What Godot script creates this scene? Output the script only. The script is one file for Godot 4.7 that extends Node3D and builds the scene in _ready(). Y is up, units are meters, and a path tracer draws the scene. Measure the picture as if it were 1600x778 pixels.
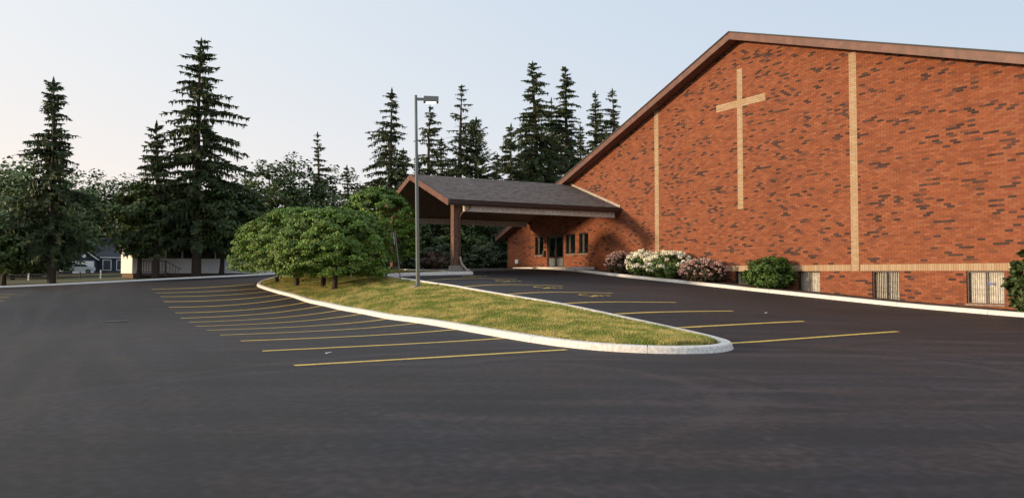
extends Node3D
# Plan frame: s runs along the church gable wall (away from the camera), t runs across towards the wall. World = (t, height, -s).

const WALL := 29.0
const ROW := 0.094
const BRICK := 0.28
const MID := 28.09

var rng := RandomNumberGenerator.new()
var taken := {}
var M := {}

# ---------------------------------------------------------------- mesh builder
class MB:
	var v := PackedVector3Array()
	var c := PackedColorArray()
	var u := PackedVector2Array()
	var u2 := PackedVector2Array()
	var col := Color(1, 1, 1)
	func tri(a: Vector3, b: Vector3, d: Vector3) -> void:
		v.append(a); v.append(b); v.append(d)
		c.append(col); c.append(col); c.append(col)
	func quad(a: Vector3, b: Vector3, d: Vector3, e: Vector3) -> void:
		tri(a, b, d); tri(a, d, e)
	func box(lo: Vector3, hi: Vector3, skip_back := false) -> void:
		var a := Vector3(lo.x, lo.y, lo.z); var b := Vector3(hi.x, lo.y, lo.z)
		var d := Vector3(hi.x, lo.y, hi.z); var e := Vector3(lo.x, lo.y, hi.z)
		var up := Vector3(0, hi.y - lo.y, 0)
		quad(a, e, d, b)
		quad(a + up, b + up, d + up, e + up)
		quad(a, b, b + up, a + up)
		quad(e, e + up, d + up, d)
		quad(a, a + up, e + up, e)
		if not skip_back: quad(b, d, d + up, b + up)
	func bar(p: Vector3, q: Vector3, w: float, h: float, up := Vector3.UP) -> void:
		var f := (q - p).normalized()
		var side := f.cross(up).normalized() * w * 0.5
		var top := side.cross(f).normalized() * h * 0.5
		var k := [p - side - top, p + side - top, p + side + top, p - side + top, q - side - top, q + side - top, q + side + top, q - side + top]
		quad(k[0], k[1], k[2], k[3]); quad(k[4], k[7], k[6], k[5])
		quad(k[0], k[4], k[5], k[1]); quad(k[1], k[5], k[6], k[2]); quad(k[2], k[6], k[7], k[3]); quad(k[3], k[7], k[4], k[0])
	func tube(pts: Array, rad: Array, n := 8, cap := true) -> void:
		var rings := []
		for i in pts.size():
			var f: Vector3 = (pts[min(i + 1, pts.size() - 1)] - pts[max(i - 1, 0)])
			f = f.normalized()
			var a := f.cross(Vector3(0.31, 0.2, 0.93)).normalized()
			var b := f.cross(a).normalized()
			var ring := []
			for j in n:
				var w := TAU * j / n
				ring.append(pts[i] + (a * cos(w) + b * sin(w)) * rad[i])
			rings.append(ring)
		for i in pts.size() - 1:
			for j in n:
				quad(rings[i][j], rings[i][(j + 1) % n], rings[i + 1][(j + 1) % n], rings[i + 1][j])
		if cap:
			for j in range(1, n - 1):
				tri(rings[0][0], rings[0][j + 1], rings[0][j])
				tri(rings[-1][0], rings[-1][j], rings[-1][j + 1])
	# outline in a plane, pushed along ext; outline convex or nearly so
	func slab(poly: Array, ext: Vector3) -> void:
		var n := poly.size()
		for i in range(1, n - 1):
			tri(poly[0], poly[i], poly[i + 1]); tri(poly[0] + ext, poly[i + 1] + ext, poly[i] + ext)
		for i in n:
			quad(poly[i], poly[i] + ext, poly[(i + 1) % n] + ext, poly[(i + 1) % n])
	func mesh(m: Material) -> ArrayMesh:
		var a := []
		a.resize(Mesh.ARRAY_MAX)
		a[Mesh.ARRAY_VERTEX] = v
		a[Mesh.ARRAY_COLOR] = c
		if u.size() == v.size(): a[Mesh.ARRAY_TEX_UV] = u
		if u2.size() == v.size(): a[Mesh.ARRAY_TEX_UV2] = u2
		var r := ArrayMesh.new()
		r.add_surface_from_arrays(Mesh.PRIMITIVE_TRIANGLES, a)
		r.surface_set_material(0, m)
		return r

# ---------------------------------------------------------------- scene helpers
func P(s: float, t: float, h: float) -> Vector3: return Vector3(t, h, -s)

func numbered(n: String) -> String:
	if not taken.has(n):
		taken[n] = 0
		return n
	taken[n] += 1
	return "%s_%03d" % [n, taken[n]]

func thing(called: String, label: String, category: String, at := Vector3.ZERO, group := "") -> Node3D:
	var o := Node3D.new()
	o.name = numbered(called)
	add_child(o)
	o.position = at
	tag(o, label, category, group)
	return o

func tag(o: Node, label: String, category := "", group := "", kind := "") -> Node:
	if label: o.set_meta("label", label)
	if category: o.set_meta("category", category)
	if group: o.set_meta("group", group)
	if kind: o.set_meta("kind", kind)
	return o

func part(parent: Node, called: String, b: MB, m: Material, kind := "") -> MeshInstance3D:
	var o := MeshInstance3D.new()
	o.name = numbered(called) if parent == self else called
	o.mesh = b.mesh(m)
	parent.add_child(o, true)
	if kind: o.set_meta("kind", kind)
	return o

func struct(called: String, b: MB, m: Material, label: String) -> MeshInstance3D:
	var o := part(self, called, b, m, "structure")
	o.set_meta("label", label)
	return o

func holder(parent: Node, called: String) -> Node3D:
	var o := Node3D.new()
	o.name = called
	parent.add_child(o, true)
	return o

func lin(r: float, g: float, b: float) -> Color: return Color(r, g, b).linear_to_srgb()

func noise_image(size: int, freq: float, seed_: int, lo: float, hi: float, oct := 4) -> Image:
	var n := FastNoiseLite.new()
	n.seed = seed_
	n.noise_type = FastNoiseLite.TYPE_SIMPLEX_SMOOTH
	n.frequency = freq
	n.fractal_octaves = oct
	var im := n.get_seamless_image(size, size)
	im.convert(Image.FORMAT_RGB8)
	var d := im.get_data()
	for i in d.size():
		d[i] = int(minf(255.0, 255.0 * lerpf(lo, hi, d[i] / 255.0)))
	return Image.create_from_data(size, size, false, Image.FORMAT_RGB8, d)

func tex(im: Image) -> ImageTexture:
	im.generate_mipmaps()
	return ImageTexture.create_from_image(im)

func mat(color: Color, rough := 0.8, grain: Texture2D = null, scale := 1.0, metal := 0.0, vcol := false) -> StandardMaterial3D:
	var m := StandardMaterial3D.new()
	m.albedo_color = color
	m.roughness = rough
	m.metallic = metal
	m.vertex_color_use_as_albedo = vcol
	if grain:
		m.albedo_texture = grain
		m.uv1_triplanar = true
		m.uv1_world_triplanar = true
		m.uv1_scale = Vector3.ONE * scale
	return m

func bump(m: StandardMaterial3D, im: Image, strength: float) -> void:
	var b: Image = im.duplicate()
	b.clear_mipmaps()
	b.bump_map_to_normal_map(strength)
	m.normal_enabled = true
	m.normal_texture = tex(b)

# ---------------------------------------------------------------- terrain
const CTRL := [
	[13.2, 3, 0.0], [18.7, 3, -0.01], [24.2, 3, -0.12], [29.7, 3, -0.2], [32.5, 3, -0.2], [35.2, 3, -0.12], [38, 3, 0.01], [40.7, 3, 0.17], [43.5, 3, 0.35], [46.2, 3, 0.47], [49, 3, 0.62],
	[13.2, 8.65, 0.0], [18.7, 8.65, 0.05], [24.2, 8.65, 0.03], [29.7, 8.65, 0.09], [35.2, 8.65, 0.21], [40.7, 8.65, 0.44], [43.5, 8.65, 0.56], [46.2, 8.65, 0.68], [49, 8.65, 0.88],
	[13.3, 13.5, -0.05], [15.9, 13.5, 0.11], [18.65, 13.5, 0.33], [21.4, 13.5, 0.54], [25.3, 13.5, 0.74], [29, 13.5, 0.97], [33.4, 13.5, 1.17],
	[13, 18.8, -0.02], [15.8, 18.8, 0.13], [18.7, 18.8, 0.31], [21.7, 18.8, 0.51], [25.6, 18.8, 0.75], [29.6, 18.8, 1.01], [33.6, 18.8, 1.27],
	[13.8, 27.2, 0.11], [15.9, 27.2, 0.19], [17.9, 27.2, 0.27], [20.1, 27.2, 0.4], [22.6, 27.2, 0.55], [25.95, 27.2, 0.75], [30.1, 27.2, 1.01], [34.06, 27.2, 1.24], [38.4, 27.2, 1.52],
	[38, 13.2, 1.34], [38, 16, 1.44], [38.2, 18.4, 1.5], [45, 19, 1.62], [45, 24, 1.73], [45, 28.5, 1.88], [52, 19, 1.75], [53, 29, 1.95], [60, 24, 1.9],
	[58, -5.2, 0.65], [58, -1.7, 0.8], [58, 1.7, 0.97], [58, 5.3, 1.15], [58, 9.35, 1.33], [52, 12, 1.38],
	[45, -3.4, 0.5], [42, -3.4, 0.42], [39, -3.4, 0.34], [36, -3.4, 0.28], [32, 0.65, -0.24],
	[0, 0, 0.0], [0, 10, 0.0], [0, 20, -0.05], [0, -15, 0.0], [8, 5, 0.0], [8, 15, -0.06], [8, 25, 0.0], [-15, 0, 0.0], [-15, 25, 0.0], [20, -15, 0.0], [35, -15, 0.2], [58, -20, 0.5], [58, -40, 0.5], [20, -40, 0.0], [5, -8, 0.0],
	[64, 5, 1.38], [64, -10, 0.85], [75, 0, 1.15], [78, 25, 1.9], [78, -40, 0.9], [75, 38, 2.0], [40, 38, 1.8], [10, 38, 0.25], [-15, 38, 0.0], [-28, -50, 0.0]]
const S0 := -30.0
const T0 := -60.0
const NS := 221
const NT := 201
const STEP := 0.5
var hgt := PackedFloat32Array()

func solve_terrain() -> void:
	var n := CTRL.size()
	var m := n + 3
	var A := []
	for i in m:
		var r := PackedFloat64Array()
		r.resize(m + 1)
		A.append(r)
	for i in n:
		for j in n:
			var ds: float = CTRL[i][0] - CTRL[j][0]
			var dt: float = CTRL[i][1] - CTRL[j][1]
			var d := ds * ds + dt * dt
			A[i][j] = d * log(d) * 0.5 if d > 0.0 else 1.5
		A[i][n] = 1.0; A[i][n + 1] = CTRL[i][0]; A[i][n + 2] = CTRL[i][1]
		A[n][i] = 1.0; A[n + 1][i] = CTRL[i][0]; A[n + 2][i] = CTRL[i][1]
		A[i][m] = CTRL[i][2]
	for k in m:
		var p := k
		for i in range(k + 1, m):
			if absf(A[i][k]) > absf(A[p][k]): p = i
		var swap = A[k]; A[k] = A[p]; A[p] = swap
		var row: PackedFloat64Array = A[k]
		for i in range(k + 1, m):
			var ri: PackedFloat64Array = A[i]
			var f := ri[k] / row[k]
			if f != 0.0:
				for j in range(k, m + 1): ri[j] -= f * row[j]
				A[i] = ri
	var x := PackedFloat64Array()
	x.resize(m)
	for k in range(m - 1, -1, -1):
		var acc: float = A[k][m]
		for j in range(k + 1, m): acc -= A[k][j] * x[j]
		x[k] = acc / A[k][k]
	var cs := PackedFloat64Array(); var ct := PackedFloat64Array()
	for q in CTRL: cs.append(q[0]); ct.append(q[1])
	hgt.resize(NS * NT)
	# solve on a 1 m lattice, fill the half metres between
	for a in range(0, NS, 2):
		var s := S0 + a * STEP
		for b in range(0, NT, 2):
			var t := T0 + b * STEP
			var z: float = x[n] + x[n + 1] * s + x[n + 2] * t
			for i in n:
				var ds := s - cs[i]
				var dt := t - ct[i]
				var d := ds * ds + dt * dt
				if d > 1e-9: z += x[i] * d * log(d) * 0.5
			hgt[a * NT + b] = z
	for a in range(0, NS, 2):
		for b in range(1, NT, 2): hgt[a * NT + b] = (hgt[a * NT + b - 1] + hgt[a * NT + b + 1]) * 0.5
	for a in range(1, NS, 2):
		for b in NT: hgt[a * NT + b] = (hgt[(a - 1) * NT + b] + hgt[(a + 1) * NT + b]) * 0.5

func g(s: float, t: float) -> float:
	var a := clampf((s - S0) / STEP, 0.0, NS - 1.001)
	var b := clampf((t - T0) / STEP, 0.0, NT - 1.001)
	var i := int(a); var j := int(b)
	var x := a - i; var y := b - j
	var k := i * NT + j
	var far := clampf((s - 80.0) * 0.02, 0.0, 0.3)
	if x >= y:
		return far + hgt[k] + (hgt[k + NT] - hgt[k]) * x + (hgt[k + NT + 1] - hgt[k + NT]) * y
	return far + hgt[k] + (hgt[k + 1] - hgt[k]) * y + (hgt[k + NT + 1] - hgt[k + 1]) * x

func lawn(s: float, t: float) -> float: return g(s, t) - 0.07

# ---------------------------------------------------------------- camera, sky, sun
func make_sky() -> Sky:
	var w := 768; var h := 384
	var im := Image.create(w, h, false, Image.FORMAT_RGBF)
	var sun := sun_dir()
	for y in h:
		var e := (0.5 - (y + 0.5) / h) * PI
		for x in w:
			var a := (x + 0.5) / w * TAU
			var d := Vector3(sin(a) * cos(e), sin(e), -cos(a) * cos(e))
			var deg := rad_to_deg(maxf(e, 0.0))
			var gam := rad_to_deg(d.angle_to(sun))
			var c := Vector3(0.36, 0.49, 0.69).lerp(Vector3(0.595, 0.735, 0.88), exp(-deg / 34.0))
			c = c.lerp(Vector3(0.76, 0.79, 0.82), 0.9 * exp(-deg / 9.0))
			var glow := exp(-pow(gam / 82.0, 2.0))
			c = c.lerp(Vector3(0.92, 0.97, 1.0), clampf(1.3 * glow, 0.0, 1.0))
			c = c.lerp(Vector3(1.18, 0.93, 0.74), clampf(2.2 * glow * exp(-deg / 8.0), 0.0, 0.9))
			c += Vector3(1.3, 0.9, 0.5) * exp(-pow(gam / 14.0, 2.0))
			im.set_pixel(x, y, Color(c.x, c.y, c.z))
	var p := PanoramaSkyMaterial.new()
	p.panorama = ImageTexture.create_from_image(im)
	var k := Sky.new()
	k.sky_material = p
	return k

func sun_dir() -> Vector3:
	var az := deg_to_rad(-74.0); var el := deg_to_rad(9.5)
	return Vector3(sin(az) * cos(el), sin(el), -cos(az) * cos(el))

func _ready() -> void:
	rng.seed = 7
	var cam := Camera3D.new()
	cam.name = "camera"
	add_child(cam)
	cam.fov = rad_to_deg(2.0 * atan(389.0 / 1180.0))
	cam.position = Vector3(0, 1.6, 0)
	cam.rotation = Vector3(atan(37.0 / 1180.0), deg_to_rad(-29.0), 0)
	cam.near = 0.1
	cam.far = 900.0
	cam.current = true
	var we := WorldEnvironment.new()
	we.name = "surroundings"
	var env := Environment.new()
	env.background_mode = Environment.BG_SKY
	env.sky = make_sky()
	env.tonemap_mode = Environment.TONE_MAPPER_LINEAR
	env.tonemap_exposure = 1.0
	env.sdfgi_enabled = true
	env.ssao_enabled = true
	env.ssil_enabled = true
	we.environment = env
	add_child(we)
	var sun := DirectionalLight3D.new()
	sun.name = "sun"
	sun.light_energy = 1.45
	sun.light_color = Color(1.0, 0.86, 0.69)
	sun.light_angular_distance = 4.0
	sun.shadow_enabled = true
	add_child(sun)
	sun.look_at_from_position(sun_dir() * 50.0, Vector3.ZERO)

	solve_terrain()
	make_materials()
	build_ground()
	build_church()
	build_canopy()
	build_street()
	build_lot_things()
	build_bed_plants()
	build_trees()

func make_materials() -> void:
	var grain := noise_image(256, 0.06, 3, 0.62, 1.0, 5)
	var fine := noise_image(256, 0.18, 5, 0.55, 1.0, 3)
	var blotch := noise_image(256, 0.02, 9, 0.72, 1.0, 5)
	var tg := tex(grain); var tf := tex(fine); var tb := tex(blotch)
	M.grain = tg; M.fine = tf; M.blotch = tb
	M.brick = mat(lin(0.98, 0.98, 0.98), 0.9, tf, 2.2, 0.0, true)
	bump(M.brick, fine, 3.0)
	M.mortar = mat(lin(0.33, 0.15, 0.095), 0.95, tf, 1.5)
	M.fascia = mat(lin(0.17, 0.073, 0.055), 0.55, tb, 0.4)
	M.soffit = mat(lin(0.21, 0.105, 0.08), 0.7, tb, 0.5)
	M.trim_dark = mat(lin(0.045, 0.028, 0.024), 0.4, tb, 0.7)
	M.beam = mat(lin(0.74, 0.68, 0.60), 0.6, tb, 0.8)
	M.ceiling = mat(lin(0.26, 0.17, 0.125), 0.7, tb, 0.6)
	M.flashing = mat(lin(0.5, 0.43, 0.36), 0.45, tb, 0.8)
	M.shingle = mat(lin(0.95, 0.95, 0.95), 0.9, tf, 1.5, 0.0, true)
	M.concrete = mat(lin(0.88, 0.86, 0.82), 0.85, tex(noise_image(256, 0.05, 17, 0.74, 1.05, 6)), 0.9)
	M.plinth = mat(lin(0.42, 0.39, 0.36), 0.9, tg, 0.8)
	M.paint = mat(lin(0.94, 0.67, 0.15), 0.7, tb, 1.7)
	M.white = mat(lin(0.88, 0.89, 0.90), 0.6, tex(noise_image(256, 0.03, 13, 0.93, 1.0, 4)), 0.4)
	M.trim_white = mat(lin(0.84, 0.83, 0.80), 0.5)
	M.blind = mat(lin(0.90, 0.88, 0.80), 0.6, tb, 1.0)
	M.steel = mat(lin(0.17, 0.195, 0.195), 0.5, null, 1.0, 0.25)
	M.metal_dark = mat(lin(0.03, 0.033, 0.03), 0.45, tb, 1.0)
	M.interior = mat(lin(0.42, 0.39, 0.34), 0.9)
	M.bark = mat(lin(0.075, 0.055, 0.04), 0.95, tg, 1.2)
	M.mulch = mat(lin(0.075, 0.05, 0.035), 1.0, tf, 2.0)
	bump(M.mulch, fine, 6.0)
	M.wood = mat(lin(0.17, 0.14, 0.12), 0.85, tg, 0.9)
	M.grass = mat(lin(0.35, 0.335, 0.105), 1.0, tf, 1.3)
	bump(M.grass, fine, 6.0)
	M.lawn = mat(lin(0.085, 0.105, 0.032), 1.0, tf, 0.5)
	M.leaf = mat(Color(1, 1, 1), 0.55, null, 1.0, 0.0, true)
	M.leaf.backlight_enabled = true
	M.leaf.backlight = Color(0.20, 0.30, 0.05)
	M.needle = mat(Color(1, 1, 1), 0.75, null, 1.0, 0.0, true)
	M.needle.backlight_enabled = true
	M.needle.backlight = Color(0.12, 0.14, 0.05)
	M.blade = mat(Color(1, 1, 1), 0.8, null, 1.0, 0.0, true)
	M.blade.backlight_enabled = true
	M.blade.backlight = Color(0.25, 0.25, 0.08)
	M.petal = mat(Color(1, 1, 1), 0.8, null, 1.0, 0.0, true)
	M.glass = StandardMaterial3D.new()
	M.glass.albedo_color = Color(0.02, 0.025, 0.03, 0.05)
	M.glass.transparency = BaseMaterial3D.TRANSPARENCY_ALPHA
	M.glass.roughness = 0.02
	M.glass.metallic_specular = 0.5
	M.car_paint = mat(lin(0.72, 0.74, 0.76), 0.25)
	M.car_paint.clearcoat_enabled = true
	M.rubber = mat(lin(0.02, 0.02, 0.02), 0.9)
	M.navy = mat(lin(0.045, 0.055, 0.085), 0.75, tb, 0.6)
	M.roof_grey = mat(lin(0.11, 0.115, 0.13), 0.9, tf, 0.8)
	M.lens = StandardMaterial3D.new()
	M.lens.albedo_color = Color(0.95, 0.95, 0.9)
	M.lens.emission_enabled = true
	M.lens.emission = Color(1.0, 0.97, 0.88)
	M.lens.emission_energy_multiplier = 2.5
	# asphalt: fine stone grain, with broad sealer streaks and tyre sweeps on a second map
	var gr := noise_image(512, 0.16, 21, 0.35, 1.0, 4)
	M.asphalt = mat(lin(0.088, 0.075, 0.081), 0.75, tex(gr), 1.1)
	bump(M.asphalt, gr, 1.6)
	M.asphalt.detail_enabled = true
	M.asphalt.detail_blend_mode = BaseMaterial3D.BLEND_MODE_MUL
	M.asphalt.detail_uv_layer = BaseMaterial3D.DETAIL_UV_2
	M.asphalt.detail_albedo = asphalt_marks()

func asphalt_marks() -> ImageTexture:
	# covers s -26..58 and t -46..38, 84 m a side
	var size := 1440
	var n1 := FastNoiseLite.new(); n1.seed = 31; n1.frequency = 0.0085; n1.fractal_octaves = 4
	var n2 := FastNoiseLite.new(); n2.seed = 32; n2.frequency = 0.07; n2.fractal_octaves = 4
	var n3 := FastNoiseLite.new(); n3.seed = 33; n3.frequency = 0.4; n3.fractal_octaves = 2
	var sweeps := []   # centre t, s, radius, half width, start, end, strength
	var r := RandomNumberGenerator.new(); r.seed = 5
	for k in 70:
		sweeps.append([r.randf_range(1, 17), r.randf_range(3.5, 10.5), r.randf_range(1.6, 7.5), r.randf_range(0.05, 0.22), r.randf_range(-PI, 1.0), r.randf_range(0.8, 2.4), r.randf_range(0.16, 0.5) * (1.0 if r.randf() < 0.6 else -0.8)])
	for k in 24:
		sweeps.append([r.randf_range(-8, 6), r.randf_range(14, 30), r.randf_range(8, 22), r.randf_range(0.1, 0.3), r.randf_range(-PI, 1.0), r.randf_range(0.6, 1.6), r.randf_range(0.08, 0.22) * (1.0 if r.randf() < 0.6 else -1.0)])
	var add := PackedFloat32Array(); add.resize(size * size)
	for w in sweeps:
		var steps := int(w[2] * w[5] / 0.03)
		for i in steps:
			var f := float(i) / steps
			var a: float = w[4] + w[5] * f
			var fade := sin(PI * f)
			for j in range(-3, 4):
				var rr: float = w[2] + w[3] * j / 3.0
				var t: float = w[0] + cos(a) * rr * 1.25
				var s: float = w[1] + sin(a) * rr
				var px := int((t + 46.0) / 84.0 * size); var py := int((s + 26.0) / 84.0 * size)
				if px >= 0 and py >= 0 and px < size and py < size:
					var q: float = w[6] * fade * (1.0 - absf(j) / 4.0)
					if absf(q) > absf(add[py * size + px]): add[py * size + px] = q
	var d := PackedByteArray(); d.resize(size * size * 3)
	for y in size:
		var s := -26.0 + 84.0 * y / size
		for x in size:
			var t := -46.0 + 84.0 * x / size
			var a := n1.get_noise_2d(x * 1.0, y * 1.0)
			var wgt := smoothstep(-3.0, 5.0, t)
			var b := n2.get_noise_2d((0.5 * t + 0.87 * s) * 17.0, (0.87 * t - 0.5 * s) * 1.6) * wgt + n2.get_noise_2d(t * 15.0 + 300.0, s * 1.2) * (1.0 - wgt)
			var e := n3.get_noise_2d(x * 1.0, y * 1.0)
			var v := 0.60 + 0.16 * a + 0.42 * b + 0.42 * e + add[y * size + x] * (0.8 + 0.8 * absf(e))
			var warm := clampf(0.5 + 1.1 * n1.get_noise_2d(y * 2.2 + 900.0, x * 2.2) + 0.8 * b + 2.0 * maxf(add[y * size + x], 0.0), 0.0, 1.0)
			var i := (y * size + x) * 3
			d[i] = int(clampf(maxf(v, 0.28) * lerpf(0.86, 1.08, warm), 0, 1) * 255)
			d[i + 1] = int(clampf(maxf(v, 0.28) * lerpf(0.93, 0.945, warm), 0, 1) * 255)
			d[i + 2] = int(clampf(maxf(v, 0.28) * lerpf(1.10, 0.90, warm), 0, 1) * 255)
	return tex(Image.create_from_data(size, size, false, Image.FORMAT_RGB8, d))

# ---------------------------------------------------------------- ground, kerbs, markings
var isl_l := []
var isl_r := []

func catmull(pts: Array, per := 6) -> Array:
	var out := []
	for i in pts.size() - 1:
		var p0: Vector2 = pts[max(i - 1, 0)]; var p1: Vector2 = pts[i]; var p2: Vector2 = pts[i + 1]; var p3: Vector2 = pts[min(i + 2, pts.size() - 1)]
		var n := maxi(1, int(p1.distance_to(p2) / 0.6))
		if p1.distance_to(p2) < 2.5: n = per
		for k in n: out.append(p1.cubic_interpolate(p2, p0, p3, float(k) / n))
	out.append(pts[-1])
	return out

# pts as (t, s); profile offsets run to the right of the walking direction times side
func kerb(called: String, pts: Array, side: float, hgt_: float, width: float, label: String) -> void:
	var prof := [Vector2(-0.02, -0.15), Vector2(-0.02, 0.0), Vector2(0.015, hgt_ * 0.8), Vector2(0.05, hgt_), Vector2(width - 0.02, hgt_ + 0.004), Vector2(width, hgt_ - 0.02), Vector2(width, -0.15)]
	var b := MB.new()
	var prev := []
	var run := 0.0
	for i in pts.size():
		var p: Vector2 = pts[i]
		var d: Vector2 = (pts[min(i + 1, pts.size() - 1)] - pts[max(i - 1, 0)]).normalized()
		var n := Vector2(d.y, -d.x) * side
		var ring := []
		var base := g(p.y, p.x)
		for q in prof:
			var w: Vector2 = p + n * q.x
			ring.append(P(w.y, w.x, base + q.y))
		if prev:
			run += (ring[1] - prev[1]).length()
			if run > 3.0:
				run = 0.0
				var back: Vector3 = (prev[1] - ring[1]).normalized()
				var mid_: Vector3 = (ring[0] + ring[6]) * 0.5
				var j0 := []; var j1 := []; var j2 := []
				for k in prof.size():
					var in_: Vector3 = ring[k].lerp(mid_, 0.10)
					j0.append(ring[k] + back * 0.022); j1.append(in_ + back * 0.018); j2.append(in_ + back * 0.004)
				for pair in [[prev, j0], [j0, j1], [j1, j2], [j2, ring]]:
					for k in prof.size() - 1:
						b.quad(pair[0][k], pair[1][k], pair[1][k + 1], pair[0][k + 1])
			else:
				for k in prof.size() - 1:
					b.quad(prev[k], ring[k], ring[k + 1], prev[k + 1])
		else:
			for k in range(1, prof.size() - 1): b.tri(ring[0], ring[k], ring[k + 1])
		prev = ring
	for k in range(1, prof.size() - 1): b.tri(prev[0], prev[k + 1], prev[k])
	struct(called, b, M.concrete, label)

func isl_edge(list: Array, s: float) -> float:
	for i in list.size() - 1:
		var a: Vector2 = list[i]; var b: Vector2 = list[i + 1]
		if s >= a.y and s <= b.y:
			return lerpf(a.x, b.x, (s - a.y) / maxf(b.y - a.y, 1e-5))
	return list[-1].x

func island_h(s: float, t: float) -> float:
	var l := isl_edge(isl_l, s); var r := isl_edge(isl_r, s)
	var f := clampf((t - l) / maxf(r - l, 0.01), 0.0, 1.0)
	return lerpf(g(s, l), g(s, r), f) + 0.075 + 0.13 * sin(PI * f) * clampf((r - l) / 3.0, 0.0, 1.0)

func strip_line(parent: Node, s: float, t0: float, t1: float, w: float, m: Material, wob := 0.014) -> void:
	var b := MB.new()
	var n := int(ceil((t1 - t0) / 0.25))
	var ph := rng.randf() * TAU
	var prev := []
	for i in n + 1:
		var t := lerpf(t0, t1, float(i) / n)
		var c := s + wob * sin(ph + t * 0.9) + rng.randf_range(-0.004, 0.004)
		var ww := w * rng.randf_range(0.9, 1.08) * 0.5
		var cur := [P(c - ww, t, g(c - ww, t) + 0.006), P(c + ww, t, g(c + ww, t) + 0.006)]
		if prev: b.quad(prev[0], cur[0], cur[1], prev[1])
		prev = cur
	part(parent, "painted_line", b, m)

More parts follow.
